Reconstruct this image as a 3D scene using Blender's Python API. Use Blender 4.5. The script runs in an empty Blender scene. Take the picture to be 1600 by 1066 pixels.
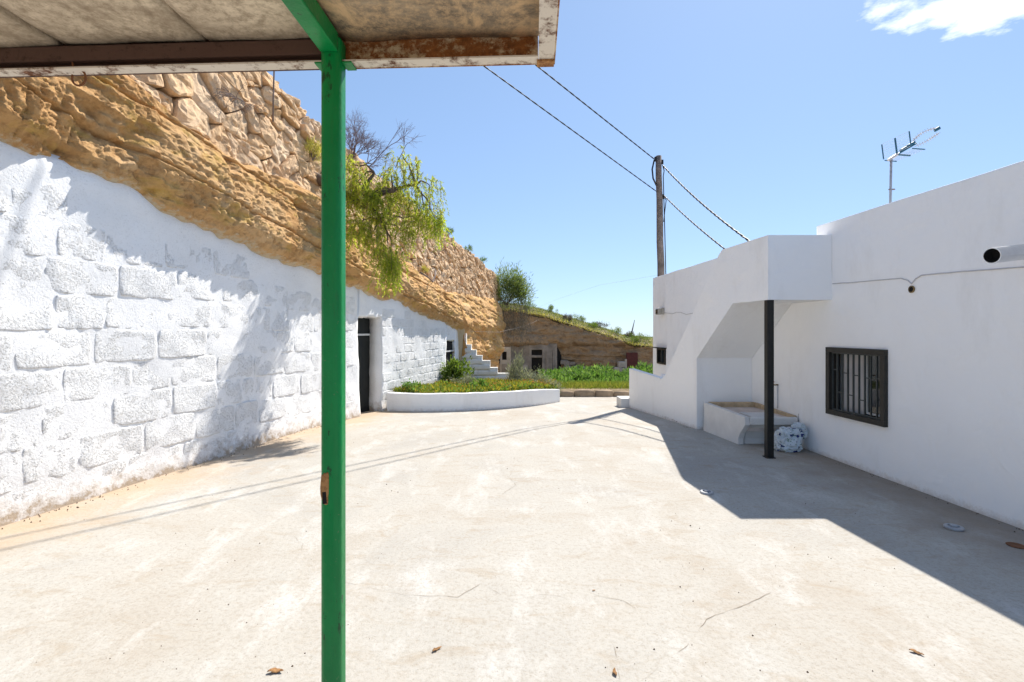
import bpy, bmesh, math, random
import numpy as np
from mathutils import Vector, Matrix
R = math.radians
random.seed(7)
rng = np.random.default_rng(7)
scn = bpy.context.scene
COL = scn.collection

# ------------------------------------------------------------------ camera, sky, sun, exposure
cam_d = bpy.data.cameras.new('camera')
cam = bpy.data.objects.new('camera', cam_d)
COL.objects.link(cam)
cam.location = (0, 0, 1.65)
cam.rotation_euler = (R(90), 0, 0)
cam_d.sensor_width = 36.0
cam_d.lens = 17.0
cam_d.shift_y = -15.0 / 1600.0
cam_d.clip_start = 0.05
cam_d.clip_end = 3000
scn.camera = cam

SUN_AZ, SUN_EL = R(33.0), R(50.5)            # azimuth from +Y towards +X
sun_dir = Vector((math.sin(SUN_AZ) * math.cos(SUN_EL), math.cos(SUN_AZ) * math.cos(SUN_EL), math.sin(SUN_EL)))
sun_d = bpy.data.lights.new('sun', 'SUN')
sun_d.energy = 4.3
sun_d.angle = R(0.55)
sun_d.color = (1.0, 0.948, 0.868)
sun = bpy.data.objects.new('sun', sun_d)
COL.objects.link(sun)
sun.location = (20, 30, 40)
sun.rotation_euler = sun_dir.to_track_quat('Z', 'Y').to_euler()

world = bpy.data.worlds.new('World')
scn.world = world
world.use_nodes = True
wn, wl = world.node_tree.nodes, world.node_tree.links
wn.clear()
w_out = wn.new('ShaderNodeOutputWorld')
w_bg = wn.new('ShaderNodeBackground')
w_bg.inputs['Strength'].default_value = 0.118
sky = wn.new('ShaderNodeTexSky')
sky.sky_type = 'NISHITA'
sky.sun_disc = False
sky.sun_elevation = SUN_EL
sky.sun_rotation = SUN_AZ
sky.air_density = 0.9
sky.dust_density = 0.5
sky.ozone_density = 2.5
sky.altitude = 900
# a white ragged cloud bank high on the right, going on beyond the frame
tc = wn.new('ShaderNodeTexCoord')
sepw = wn.new('ShaderNodeSeparateXYZ'); wl.new(tc.outputs['Generated'], sepw.inputs[0])
def wmath(op, a, b=None, c=None, clamp=False):
    n = wn.new('ShaderNodeMath'); n.operation = op; n.use_clamp = clamp
    for i, v in enumerate((a, b, c)):
        if v is None: continue
        if isinstance(v, (int, float)): n.inputs[i].default_value = v
        else: wl.new(v, n.inputs[i])
    return n.outputs[0]
zz = wmath('MAXIMUM', sepw.outputs['Z'], 0.06)
cx = wmath('DIVIDE', sepw.outputs['X'], zz)
cy = wmath('DIVIDE', sepw.outputs['Y'], zz)
comb = wn.new('ShaderNodeCombineXYZ'); wl.new(cx, comb.inputs[0]); wl.new(cy, comb.inputs[1])
cn = wn.new('ShaderNodeTexNoise'); cn.inputs['Scale'].default_value = 3.6; cn.inputs['Detail'].default_value = 9; cn.inputs['Roughness'].default_value = 0.62
wl.new(comb.outputs[0], cn.inputs['Vector'])
dx = wmath('SUBTRACT', cx, 1.56); dy = wmath('SUBTRACT', cy, 1.34)
dd = wmath('ADD', wmath('MULTIPLY', wmath('MULTIPLY', dx, dx), 1.9), wmath('MULTIPLY', wmath('MULTIPLY', dy, dy), 5.2))
cm = wmath('SUBTRACT', 1.0, dd)
cm = wmath('ADD', wmath('MULTIPLY', cm, 0.95), wmath('MULTIPLY', wmath('SUBTRACT', cn.outputs['Fac'], 0.5), 2.3))
cm = wmath('MULTIPLY', wmath('SUBTRACT', cm, 0.58), 1.9, clamp=True)
gain = wn.new('ShaderNodeMixRGB'); gain.blend_type = 'MULTIPLY'; gain.inputs['Fac'].default_value = 1.0
gain.inputs['Color2'].default_value = (1.22, 1.50, 1.86, 1)
soft = wn.new('ShaderNodeGamma'); soft.inputs['Gamma'].default_value = 0.5
wl.new(sky.outputs[0], soft.inputs['Color'])
wl.new(soft.outputs[0], gain.inputs['Color1'])
cmix = wn.new('ShaderNodeMixRGB'); cmix.inputs['Color2'].default_value = (7.9, 8.0, 8.2, 1)
wl.new(cm, cmix.inputs['Fac']); wl.new(gain.outputs[0], cmix.inputs['Color1'])
wl.new(cmix.outputs[0], w_bg.inputs['Color'])
wl.new(w_bg.outputs[0], w_out.inputs['Surface'])

scn.view_settings.view_transform = 'Standard'
scn.view_settings.look = 'None'
scn.view_settings.gamma = 1.0
scn.view_settings.use_curve_mapping = False
scn.view_settings.exposure = 0.95
scn.cycles.max_bounces = 8
scn.cycles.diffuse_bounces = 5
scn.cycles.transmission_bounces = 4
scn.cycles.transparent_max_bounces = 6
scn.cycles.use_denoising = True

# ------------------------------------------------------------------ helpers
def tag(o, label=None, cat=None, group=None, kind=None):
    if label: o['label'] = label
    if cat: o['category'] = cat
    if group: o['group'] = group
    if kind: o['kind'] = kind
    return o

def world_loc(o):
    v = Vector((0, 0, 0))
    while o is not None:
        v = v + o.location
        o = o.parent
    return v

def empty(name, loc, label=None, cat=None, group=None):
    o = bpy.data.objects.new(name, None)
    o.empty_display_size = 0.2
    o.location = loc
    COL.objects.link(o)
    return tag(o, label, cat, group)

def mesh_from(name, V, F, smooth=False):
    """V (n,3) array, F list of tuples or (m,k) array"""
    V = np.asarray(V, dtype=np.float64)
    me = bpy.data.meshes.new(name)
    if isinstance(F, np.ndarray):
        m, k = F.shape
        me.vertices.add(len(V)); me.vertices.foreach_set('co', V.astype(np.float32).ravel())
        me.loops.add(m * k); me.loops.foreach_set('vertex_index', F.astype(np.int32).ravel())
        me.polygons.add(m)
        me.polygons.foreach_set('loop_start', np.arange(0, m * k, k, dtype=np.int32))
        me.polygons.foreach_set('loop_total', np.full(m, k, dtype=np.int32))
        me.update(calc_edges=True); me.validate()
    else:
        me.from_pydata([tuple(v) for v in V], [], [tuple(f) for f in F])
        me.update()
    if smooth:
        me.polygons.foreach_set('use_smooth', np.ones(len(me.polygons), dtype=bool))
    return me

def build(name, V, F, mat, parent=None, smooth=False, bevel=0, seg=2, fixn=True):
    """links ONE mesh object; V in world coordinates; its origin sits at the middle of its base"""
    V = np.asarray(V, dtype=np.float64)
    c = np.array([(V[:, 0].min() + V[:, 0].max()) / 2, (V[:, 1].min() + V[:, 1].max()) / 2, V[:, 2].min()])
    me = mesh_from(name, V - c, F, smooth)
    if fixn:
        bm = bmesh.new(); bm.from_mesh(me)
        bmesh.ops.recalc_face_normals(bm, faces=bm.faces)
        bm.to_mesh(me); bm.free()
    me.materials.append(mat)
    o = bpy.data.objects.new(name, me)
    COL.objects.link(o)
    loc = Vector(c)
    if parent is not None:
        o.parent = parent
        loc = loc - world_loc(parent)
    o.location = loc
    if bevel:
        b = o.modifiers.new('edge', 'BEVEL'); b.width = bevel; b.segments = seg; b.limit_method = 'ANGLE'; b.angle_limit = R(35)
    return o

class MB:
    """collects shapes in world coordinates; build() links them as one mesh object"""
    def __init__(s): s.v = []; s.f = []
    def add(s, V, F):
        n = len(s.v)
        s.v.extend([tuple(map(float, p)) for p in V]); s.f.extend([tuple(int(i) + n for i in f) for f in F]); return s
    def box(s, c, size, rz=0, M=None):
        hx, hy, hz = size[0] / 2, size[1] / 2, size[2] / 2
        P = [Vector((x, y, z)) for x in (-hx, hx) for y in (-hy, hy) for z in (-hz, hz)]
        rot = M if M is not None else Matrix.Rotation(rz, 3, 'Z')
        P = [rot @ p + Vector(c) for p in P]
        return s.add(P, [(0, 1, 3, 2), (4, 6, 7, 5), (0, 4, 5, 1), (2, 3, 7, 6), (0, 2, 6, 4), (1, 5, 7, 3)])
    def hexa(s, B, T):
        """4 bottom points, 4 top points"""
        return s.add(list(B) + list(T), [(3, 2, 1, 0), (4, 5, 6, 7), (0, 1, 5, 4), (1, 2, 6, 5), (2, 3, 7, 6), (3, 0, 4, 7)])
    def tube(s, pts, rad, n=8, cap=True):
        pts = [Vector(p) for p in pts]
        if isinstance(rad, (int, float)): rad = [rad] * len(pts)
        V = []; up = None
        for i, p in enumerate(pts):
            t = (pts[min(i + 1, len(pts) - 1)] - pts[max(i - 1, 0)]).normalized()
            if up is None:
                up = Vector((0, 0, 1)) if abs(t.z) < .9 else Vector((1, 0, 0))
            a = t.cross(up).normalized(); b = a.cross(t).normalized(); up = b
            for k in range(n):
                q = 2 * math.pi * k / n
                V.append(p + (a * math.cos(q) + b * math.sin(q)) * rad[i])
        F = [(i * n + k, i * n + (k + 1) % n, (i + 1) * n + (k + 1) % n, (i + 1) * n + k) for i in range(len(pts) - 1) for k in range(n)]
        if cap:
            F.append(tuple(range(n - 1, -1, -1))); F.append(tuple(range((len(pts) - 1) * n, len(pts) * n)))
        return s.add(V, F)
    def lathe(s, c, prof, n=24, M=None):
        V = []; M = M or Matrix.Identity(3); c = Vector(c)
        for r, z in prof:
            for k in range(n):
                q = 2 * math.pi * k / n
                V.append(M @ Vector((r * math.cos(q), r * math.sin(q), z)) + c)
        m = len(prof)
        F = [(i * n + k, i * n + (k + 1) % n, (i + 1) * n + (k + 1) % n, (i + 1) * n + k) for i in range(m - 1) for k in range(n)]
        F.append(tuple(range(n - 1, -1, -1))); F.append(tuple(range((m - 1) * n, m * n)))
        return s.add(V, F)
    def prism(s, poly, f0, f1):
        """poly of (a,b); f0/f1 map (a,b) to the two end faces"""
        n = len(poly)
        V = [f0(*p) for p in poly] + [f1(*p) for p in poly]
        F = [tuple(range(n - 1, -1, -1)), tuple(range(n, 2 * n))] + [(i, (i + 1) % n, n + (i + 1) % n, n + i) for i in range(n)]
        return s.add(V, F)
    def build(s, name, mat, parent=None, **k): return build(name, np.array(s.v), s.f, mat, parent, **k)

def grid_wall(us, zs, occ, fn):
    """a wall with openings as one seamless body: occ(i,j) says which cells are filled, fn(u,z,side) gives a point"""
    nu, nz = len(us), len(zs)
    idx = {}; V = []; F = []
    def v(i, j, s):
        k = (i, j, s)
        if k not in idx:
            idx[k] = len(V); V.append(fn(us[i], zs[j], s))
        return idx[k]
    O = lambda i, j: 0 <= i < nu - 1 and 0 <= j < nz - 1 and occ(i, j)
    for i in range(nu - 1):
        for j in range(nz - 1):
            if not O(i, j): continue
            F.append((v(i, j, 0), v(i + 1, j, 0), v(i + 1, j + 1, 0), v(i, j + 1, 0)))
            F.append((v(i, j, 1), v(i, j + 1, 1), v(i + 1, j + 1, 1), v(i + 1, j, 1)))
            if not O(i - 1, j): F.append((v(i, j, 0), v(i, j + 1, 0), v(i, j + 1, 1), v(i, j, 1)))
            if not O(i + 1, j): F.append((v(i + 1, j, 0), v(i + 1, j, 1), v(i + 1, j + 1, 1), v(i + 1, j + 1, 0)))
            if not O(i, j - 1): F.append((v(i, j, 0), v(i, j, 1), v(i + 1, j, 1), v(i + 1, j, 0)))
            if not O(i, j + 1): F.append((v(i, j + 1, 0), v(i + 1, j + 1, 0), v(i + 1, j + 1, 1), v(i, j + 1, 1)))
    return np.array(V), F

def _h(ix, iy, iz, seed):
    h = (ix.astype(np.int64) * 374761393 + iy.astype(np.int64) * 668265263 + iz.astype(np.int64) * 2147483647 + seed * 974711) & 0xffffffff
    h = ((h ^ (h >> 13)) * 1274126177) & 0xffffffff
    h = ((h ^ (h >> 15)) * 2246822519) & 0xffffffff
    return ((h ^ (h >> 16)) & 0xffff) / 65535.0 * 2 - 1

def vnoise(x, y, z=None, seed=0):
    x = np.asarray(x, float); y = np.asarray(y, float)
    z = np.zeros_like(x) if z is None else np.asarray(z, float)
    ix, iy, iz = np.floor(x), np.floor(y), np.floor(z)
    fx, fy, fz = x - ix, y - iy, z - iz
    fx, fy, fz = [f * f * f * (f * (f * 6 - 15) + 10) for f in (fx, fy, fz)]
    ix, iy, iz = ix.astype(int), iy.astype(int), iz.astype(int)
    r = 0
    for a in (0, 1):
        for b in (0, 1):
            for c in (0, 1):
                w = (fx if a else 1 - fx) * (fy if b else 1 - fy) * (fz if c else 1 - fz)
                r = r + w * _h(ix + a, iy + b, iz + c, seed)
    return r

def fbm(x, y, z=None, oct=4, seed=0, rough=0.5):
    r = 0; a = 1.0; t = 0; f = 1.0
    for k in range(oct):
        r = r + a * vnoise(np.asarray(x) * f, np.asarray(y) * f, None if z is None else np.asarray(z) * f, seed + k * 17)
        t += a; a *= rough; f *= 2.03
    return r / t

def grid_faces(n, m, mask=None):
    i, j = np.meshgrid(np.arange(n - 1), np.arange(m - 1), indexing='ij')
    F = np.stack([i * m + j, (i + 1) * m + j, (i + 1) * m + j + 1, i * m + j + 1], -1).reshape(-1, 4)
    if mask is not None: F = F[mask.reshape(-1)]
    return F

def leaf_quads(P, D, N, L, W):
    """diamond leaves: base P, direction D, side N, length L, width W"""
    D = D / np.maximum(np.linalg.norm(D, axis=1, keepdims=True), 1e-6)
    S = np.cross(D, N); S /= np.maximum(np.linalg.norm(S, axis=1, keepdims=True), 1e-6)
    L = np.asarray(L).reshape(-1, 1); W = np.asarray(W).reshape(-1, 1)
    U = np.cross(S, D)
    mid = P + D * L * 0.45 + U * W * 0.15
    V = np.stack([P, mid + S * W / 2, P + D * L, mid - S * W / 2], 1).reshape(-1, 3)
    n = len(P)
    F = np.arange(4 * n).reshape(n, 4)
    return V, F

def rvec(n):
    v = rng.normal(size=(n, 3)); return v / np.linalg.norm(v, axis=1, keepdims=True)

# ------------------------------------------------------------------ material kit
class MK:
    def __init__(s, name):
        s.m = bpy.data.materials.new(name); s.m.use_nodes = True
        s.n = s.m.node_tree.nodes; s.l = s.m.node_tree.links; s.n.clear()
        s.out = s.n.new('ShaderNodeOutputMaterial'); s.b = s.n.new('ShaderNodeBsdfPrincipled')
        s.l.new(s.b.outputs[0], s.out.inputs['Surface'])
        g = s.n.new('ShaderNodeNewGeometry'); s.pos = g.outputs['Position']; s.island = g.outputs['Random Per Island']
        s.b.inputs['Roughness'].default_value = 0.85
        s.b.inputs['Specular IOR Level'].default_value = 0.3
    def set(s, k, v):
        if hasattr(v, 'is_linked') or isinstance(v, bpy.types.NodeSocket): s.l.new(v, s.b.inputs[k])
        else: s.b.inputs[k].default_value = v
        return s
    def scale(s, sc, vec=None, loc=(0, 0, 0), rot=(0, 0, 0)):
        n = s.n.new('ShaderNodeMapping'); n.inputs['Scale'].default_value = sc; n.inputs['Location'].default_value = loc; n.inputs['Rotation'].default_value = rot
        s.l.new(vec or s.pos, n.inputs[0]); return n.outputs[0]
    def noise(s, scale, detail=5, rough=0.55, vec=None, dist=0):
        n = s.n.new('ShaderNodeTexNoise'); n.inputs['Scale'].default_value = scale; n.inputs['Detail'].default_value = detail
        n.inputs['Roughness'].default_value = rough; n.inputs['Distortion'].default_value = dist
        s.l.new(vec or s.pos, n.inputs['Vector']); return n.outputs['Fac']
    def voro(s, scale, feature='F1', vec=None, out='Distance', rand=1):
        n = s.n.new('ShaderNodeTexVoronoi'); n.feature = feature; n.inputs['Scale'].default_value = scale; n.inputs['Randomness'].default_value = rand
        s.l.new(vec or s.pos, n.inputs['Vector']); return n.outputs[out]
    def ramp(s, fac, stops, interp='LINEAR'):
        n = s.n.new('ShaderNodeValToRGB'); n.color_ramp.interpolation = interp
        e = n.color_ramp.elements
        while len(e) < len(stops): e.new(0.5)
        for q, (p, c) in zip(e, stops):
            q.position = p; q.color = (c, c, c, 1) if isinstance(c, (int, float)) else (*c, 1)
        s.l.new(fac, n.inputs[0]); return n.outputs[0]
    def mix(s, fac, a, b, mode='MIX'):
        n = s.n.new('ShaderNodeMixRGB'); n.blend_type = mode
        for i, v in enumerate((fac, a, b)):
            if isinstance(v, bpy.types.NodeSocket): s.l.new(v, n.inputs[i])
            elif i == 0: n.inputs[0].default_value = v
            else: n.inputs[i].default_value = (*v, 1) if not isinstance(v, (int, float)) else (v, v, v, 1)
        return n.outputs[0]
    def math(s, op, a, b=None, clamp=False):
        n = s.n.new('ShaderNodeMath'); n.operation = op; n.use_clamp = clamp
        for i, v in enumerate((a, b)):
            if v is None: continue
            if isinstance(v, bpy.types.NodeSocket): s.l.new(v, n.inputs[i])
            else: n.inputs[i].default_value = v
        return n.outputs[0]
    def sep(s, vec=None):
        n = s.n.new('ShaderNodeSeparateXYZ'); s.l.new(vec or s.pos, n.inputs[0]); return n.outputs
    def objrand(s):
        return s.n.new('ShaderNodeObjectInfo').outputs['Random']
    def bump(s, h, strength=0.5, dist=0.02, normal=None):
        n = s.n.new('ShaderNodeBump'); n.inputs['Strength'].default_value = strength; n.inputs['Distance'].default_value = dist
        s.l.new(h, n.inputs['Height'])
        if normal is not None: s.l.new(normal, n.inputs['Normal'])
        return n.outputs[0]
    def done(s, col=None, normal=None, rough=None, metal=None):
        if col is not None: s.set('Base Color', col if isinstance(col, bpy.types.NodeSocket) else (*col, 1))
        if normal is not None: s.set('Normal', normal)
        if rough is not None: s.set('Roughness', rough)
        if metal is not None: s.set('Metallic', metal)
        return s.m

def simple(name, col, rough=0.7, metal=0.0, var=0.25, scale=14, bump=0.0, bscale=60):
    k = MK(name)
    c = k.ramp(k.noise(scale, 5), [(0.3, tuple(x * (1 - var) for x in col)), (0.7, tuple(min(1, x * (1 + var)) for x in col))])
    return k.done(c, k.bump(k.noise(bscale, 4), bump, 0.01) if bump else None, rough, metal)

M = {}
# courtyard concrete: pale screed with beige stains, fine grit
k = MK('courtyard_concrete')
big = k.noise(0.55, 6, 0.6, dist=0.6)
med = k.noise(2.6, 8, 0.68, k.scale((1.0, 2.2, 1), rot=(0, 0, 0.35)), dist=0.8)
fine = k.noise(34, 6, 0.7)
grit = k.voro(70, 'F1')
c = k.ramp(big, [(0.32, (0.37, 0.332, 0.28)), (0.5, (0.41, 0.387, 0.345)), (0.66, (0.355, 0.335, 0.302))])
c = k.mix(k.ramp(med, [(0.40, 0.0), (0.53, 0.0), (0.72, 0.65)]), c, (0.32, 0.255, 0.18))
c = k.mix(k.ramp(k.noise(1.7, 7, 0.7, k.scale((1.6, .7, 1), loc=(9, 4, 0))), [(0.52, 0.0), (0.68, 0.85)]), c, (0.50, 0.485, 0.455))
c = k.mix(k.ramp(fine, [(0.32, 0.55), (0.52, 0.0)]), c, (0.28, 0.245, 0.195))
c = k.mix(k.ramp(k.noise(110, 3, 0.6), [(0.30, 0.6), (0.42, 0.0)]), c, (0.24, 0.205, 0.16))
c = k.mix(k.ramp(k.noise(9, 6, 0.75, k.scale((2.5, .8, 1), rot=(0, 0, -.5))), [(0.60, 0.0), (0.74, 0.45)]), c, (0.32, 0.27, 0.21))
xyz = k.sep()
# ochre wash of earth along the foot of the whitewashed wall
dw = k.math('SUBTRACT', k.math('MULTIPLY', k.math('ADD', xyz[0], 5.27), 0.9756), k.math('MULTIPLY', xyz[1], 0.2195))
dw = k.math('ADD', dw, k.math('MULTIPLY', k.math('SUBTRACT', k.noise(1.4, 5, 0.6, dist=1.2), 0.5), 2.0))
c = k.mix(k.ramp(dw, [(0.05, 0.55), (0.5, 0.28), (0.95, 0.0)]), c, (0.43, 0.285, 0.155))
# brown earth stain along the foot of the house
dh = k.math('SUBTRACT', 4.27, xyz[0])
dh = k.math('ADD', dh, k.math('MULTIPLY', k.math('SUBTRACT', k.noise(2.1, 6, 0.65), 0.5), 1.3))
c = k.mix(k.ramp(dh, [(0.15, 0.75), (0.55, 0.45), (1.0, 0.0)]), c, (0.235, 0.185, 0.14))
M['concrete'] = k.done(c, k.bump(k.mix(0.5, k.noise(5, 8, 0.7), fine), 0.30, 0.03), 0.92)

# whitewash over rough stone
def whitewash(name, pit=0.5, warm=(0.80, 0.80, 0.79), bk=1.0):
    k = MK(name)
    n1 = k.noise(1.6, 6, 0.6); n2 = k.noise(26, 8, 0.75); n3 = k.noise(70, 4, 0.7)
    c = k.ramp(n1, [(0.3, tuple(x * 0.95 for x in warm)), (0.7, tuple(min(0.88, x * 1.04) for x in warm))])
    pits = k.noise(52, 5, 0.72)
    patch = k.ramp(k.noise(3.5, 5, 0.6), [(0.38, 0.12), (0.62, 1.0)])
    c = k.mix(k.math('MULTIPLY', k.ramp(pits, [(0.33, 0.95 * pit), (0.455, 0.0)]), patch), c, (0.34, 0.325, 0.30))
    c = k.mix(k.ramp(k.noise(5.5, 8, 0.75), [(0.58, 0.0), (0.74, 0.40 * pit)]), c, (0.55, 0.53, 0.49))
    q_ = k.sep(); z = k.math('ADD', q_[2], k.math('MULTIPLY', k.math('MAXIMUM', k.math('SUBTRACT', q_[1], 8.2), 0.0), 0.045))
    zz = k.math('ADD', z, k.math('MULTIPLY', k.math('SUBTRACT', k.noise(7, 7, 0.75), 0.5), 0.75))
    c = k.mix(k.ramp(zz, [(0.0, 0.9), (0.06, 0.5), (0.22, 0.0)]), c, (0.36, 0.27, 0.18))
    h = k.mix(0.6, n2, k.ramp(pits, [(0.30, 0.0), (0.50, 1.0)]))
    nb = k.bump(k.noise(9, 6, 0.65), 0.35 * bk, 0.05)
    return k.done(c, k.bump(h, 0.75 * bk, 0.018, nb), 0.95)
M['whitewash'] = whitewash('whitewash_rough', 0.55, (0.83, 0.83, 0.825))
M['whitewash_joint'] = whitewash('whitewash_smooth', 0.50, (0.85, 0.85, 0.845), 0.45)

k = MK('house_plaster')
n1 = k.noise(1.1, 5, 0.6)
c = k.ramp(n1, [(0.3, (0.865, 0.865, 0.865)), (0.7, (0.895, 0.89, 0.88))])
xyz = k.sep()
zz = k.math('ADD', xyz[2], k.math('MULTIPLY', k.math('MAXIMUM', k.math('SUBTRACT', xyz[1], 8.2), 0.0), 0.045))
zz = k.math('ADD', zz, k.math('MULTIPLY', k.math('SUBTRACT', k.noise(14, 8, 0.85), 0.5), 0.22))
c = k.mix(k.ramp(zz, [(0.0, 0.55), (0.025, 0.3), (0.06, 0.0)]), c, (0.50, 0.42, 0.34))
c = k.mix(k.ramp(k.noise(13, 8, 0.85), [(0.66, 0.0), (0.75, 0.5)]), c, (0.62, 0.60, 0.57))
nb = k.bump(k.noise(1.9, 4, 0.55, dist=.4), 0.55, 0.07)
c = k.mix(k.ramp(k.noise(1.6, 7, 0.7, k.scale((1, 1, .35), loc=(4, 4, 4))), [(0.53, 0.0), (0.72, 0.50)]), c, (0.72, 0.70, 0.67))
M['plaster'] = k.done(c, k.bump(k.noise(95, 5, 0.7), 0.22, 0.008, nb), 0.88)

k = MK('tuff_rock')
v1 = k.noise(1.3, 6, 0.6, dist=0.5); v2 = k.noise(8, 8, 0.7); v3 = k.noise(45, 5, 0.7)
c = k.ramp(v1, [(0.28, (0.54, 0.29, 0.108)), (0.5, (0.66, 0.395, 0.17)), (0.72, (0.72, 0.49, 0.265))])
c = k.mix(k.ramp(v2, [(0.36, 0.65), (0.52, 0.0)]), c, (0.34, 0.165, 0.055))
c = k.mix(k.ramp(k.noise(2.4, 6, 0.65, k.scale((1, 1, 2.2), loc=(3, 1, 7))), [(0.52, 0.0), (0.66, 0.55)]), c, (0.60, 0.40, 0.085))
c = k.mix(k.ramp(k.noise(3.1, 7, 0.7, k.scale((1, 1, 1), loc=(13, 4, 2))), [(0.64, 0.0), (0.76, 0.5)]), c, (0.46, 0.38, 0.29))
at_ = k.n.new('ShaderNodeAttribute'); at_.attribute_name = 'wash'
wf = k.math('ADD', at_.outputs['Fac'], k.math('MULTIPLY', k.math('SUBTRACT', k.noise(13, 7, 0.75), 0.5), 0.30))
c = k.mix(k.ramp(wf, [(0.03, 0.9), (0.075, 0.0)]), c, (0.66, 0.56, 0.40))
M['rock'] = k.done(c, k.bump(k.mix(0.4, k.noise(15, 8, 0.75), v3), 1.0, 0.06), 0.95)

k = MK('wall_stone')
r = k.objrand()
c = k.ramp(r, [(0.0, (0.70, 0.465, 0.265)), (0.35, (0.76, 0.55, 0.345)), (0.7, (0.71, 0.465, 0.25)), (1.0, (0.77, 0.585, 0.40))])
s3 = k.noise(60, 5, 0.75); s2 = k.noise(7, 7, 0.7)
c = k.mix(k.ramp(s2, [(0.35, 0.5), (0.55, 0.0)]), c, (0.36, 0.215, 0.115))
c = k.mix(k.ramp(k.noise(2.2, 5, 0.6), [(0.58, 0.0), (0.70, 0.4)]), c, (0.50, 0.41, 0.32))
c = k.mix(k.ramp(k.noise(34, 6, 0.8), [(0.34, 0.5), (0.44, 0.0)]), c, (0.34, 0.20, 0.11))
c = k.mix(k.ramp(k.noise(28, 6, 0.8, k.scale((1,1,1), loc=(5,5,5))), [(0.55, 0.0), (0.68, 0.5)]), c, (0.68, 0.54, 0.40))
M['stone'] = k.done(c, k.bump(k.mix(0.5, k.noise(20, 8, 0.8), s3), 0.8, 0.035), 0.95)
M['mortar'] = simple('earth_mortar', (0.27, 0.165, 0.085), 0.95, var=0.35, scale=9, bump=0.7, bscale=30)

k = MK('cave_cliff_tuff')
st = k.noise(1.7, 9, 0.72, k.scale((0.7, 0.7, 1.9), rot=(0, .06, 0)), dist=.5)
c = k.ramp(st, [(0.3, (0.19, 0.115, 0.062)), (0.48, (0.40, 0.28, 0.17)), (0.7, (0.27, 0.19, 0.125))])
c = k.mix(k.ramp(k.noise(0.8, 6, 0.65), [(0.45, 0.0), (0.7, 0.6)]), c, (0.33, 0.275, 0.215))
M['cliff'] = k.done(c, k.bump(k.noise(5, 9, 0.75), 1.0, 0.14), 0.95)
M['facade'] = simple('weathered_render', (0.235, 0.21, 0.185), 0.95, var=0.35, scale=2.5, bump=0.5, bscale=14)
M['facade_pale'] = simple('faded_limewash', (0.36, 0.335, 0.30), 0.95, var=0.2, scale=3, bump=0.4, bscale=18)
M['soil'] = simple('dry_soil', (0.24, 0.165, 0.095), 0.98, var=0.35, scale=3, bump=0.7, bscale=22)
M['earth'] = simple('dry_earth', (0.33, 0.25, 0.16), 0.98, var=0.3, scale=0.6, bump=0.6, bscale=8)
M['black'] = simple('dark_opening', (0.012, 0.011, 0.010), 0.9, var=0.3)
M['door_paint'] = simple('dark_green_door_paint', (0.010, 0.012, 0.011), 0.6, var=0.3, scale=5)
M['door_red'] = simple('oxblood_door_paint', (0.075, 0.016, 0.014), 0.6, var=0.3, scale=6)
M['wood_white'] = simple('chalky_white_paint', (0.60, 0.60, 0.58), 0.7, var=0.1)
M['black_metal'] = simple('black_painted_steel', (0.014, 0.0135, 0.013), 0.42, var=0.25, scale=20, bump=0.1)
M['window_metal'] = simple('dark_bronze_aluminium', (0.030, 0.027, 0.022), 0.45, var=0.2, scale=20)
M['bar_metal'] = simple('grey_green_window_bars', (0.055, 0.062, 0.060), 0.42, var=0.2, scale=30)
M['curtain'] = simple('grey_curtain_cloth', (0.52, 0.50, 0.49), 0.95, var=0.12, scale=3)
M['sash'] = simple('white_window_sash', (0.75, 0.74, 0.70), 0.4, var=0.05)
k = MK('window_glass'); k.b.inputs['Transmission Weight'].default_value = 0.0
M['glass'] = k.done((0.012, 0.014, 0.016), None, 0.05); k.b.inputs['Specular IOR Level'].default_value = 0.6
k = MK('clear_glass'); k.b.inputs['Transmission Weight'].default_value = 1.0; k.b.inputs['IOR'].default_value = 1.1
M['clear_glass'] = k.done((0.9, 0.93, 0.92), None, 0.02)
M['galv'] = simple('zinc_sheet', (0.62, 0.64, 0.67), 0.24, 1.0, var=0.08, scale=12)
M['wire'] = simple('black_cable_sheath', (0.020, 0.020, 0.022), 0.5, var=0.2)
M['cable_grey'] = simple('painted_wall_cable', (0.50, 0.49, 0.50), 0.7, var=0.1)
M['pole_wood'] = simple('weathered_pole_wood', (0.17, 0.135, 0.115), 0.9, var=0.35, scale=7, bump=0.5, bscale=25)
M['antenna_grey'] = simple('grey_aerial_tube', (0.42, 0.40, 0.40), 0.5, 0.3, var=0.1)
M['antenna_blue'] = simple('teal_aerial_plastic', (0.018, 0.085, 0.135), 0.5, var=0.15)
M['trough'] = simple('trough_cement', (0.66, 0.645, 0.62), 0.85, var=0.08, scale=4, bump=0.2, bscale=40)
M['trough_floor'] = simple('pinkish_basin_cement', (0.56, 0.49, 0.45), 0.85, var=0.15, scale=6)
M['trough_rim'] = simple('bare_ochre_rim', (0.50, 0.37, 0.23), 0.9, var=0.25, scale=12)
M['red'] = simple('red_tap_handle', (0.45, 0.03, 0.015), 0.5)
M['brass'] = simple('dull_brass', (0.25, 0.18, 0.09), 0.4, 0.8)
M['stepped'] = simple('stepped_wall_limewash', (0.78, 0.77, 0.74), 0.92, var=0.06, scale=5, bump=0.5, bscale=30)
M['bare_block'] = simple('bare_sandy_block', (0.50, 0.38, 0.24), 0.95, var=0.2, scale=7, bump=0.5, bscale=40)
M['kerb_stone'] = simple('rough_kerb_stone', (0.37, 0.275, 0.185), 0.95, var=0.3, scale=4, bump=0.7, bscale=18)
M['disc'] = simple('galvanised_grey_disc', (0.35, 0.36, 0.38), 0.5, 0.4, var=0.15)
M['rust_flat'] = simple('rusty_plate', (0.17, 0.075, 0.035), 0.9, var=0.4, scale=25)
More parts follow.
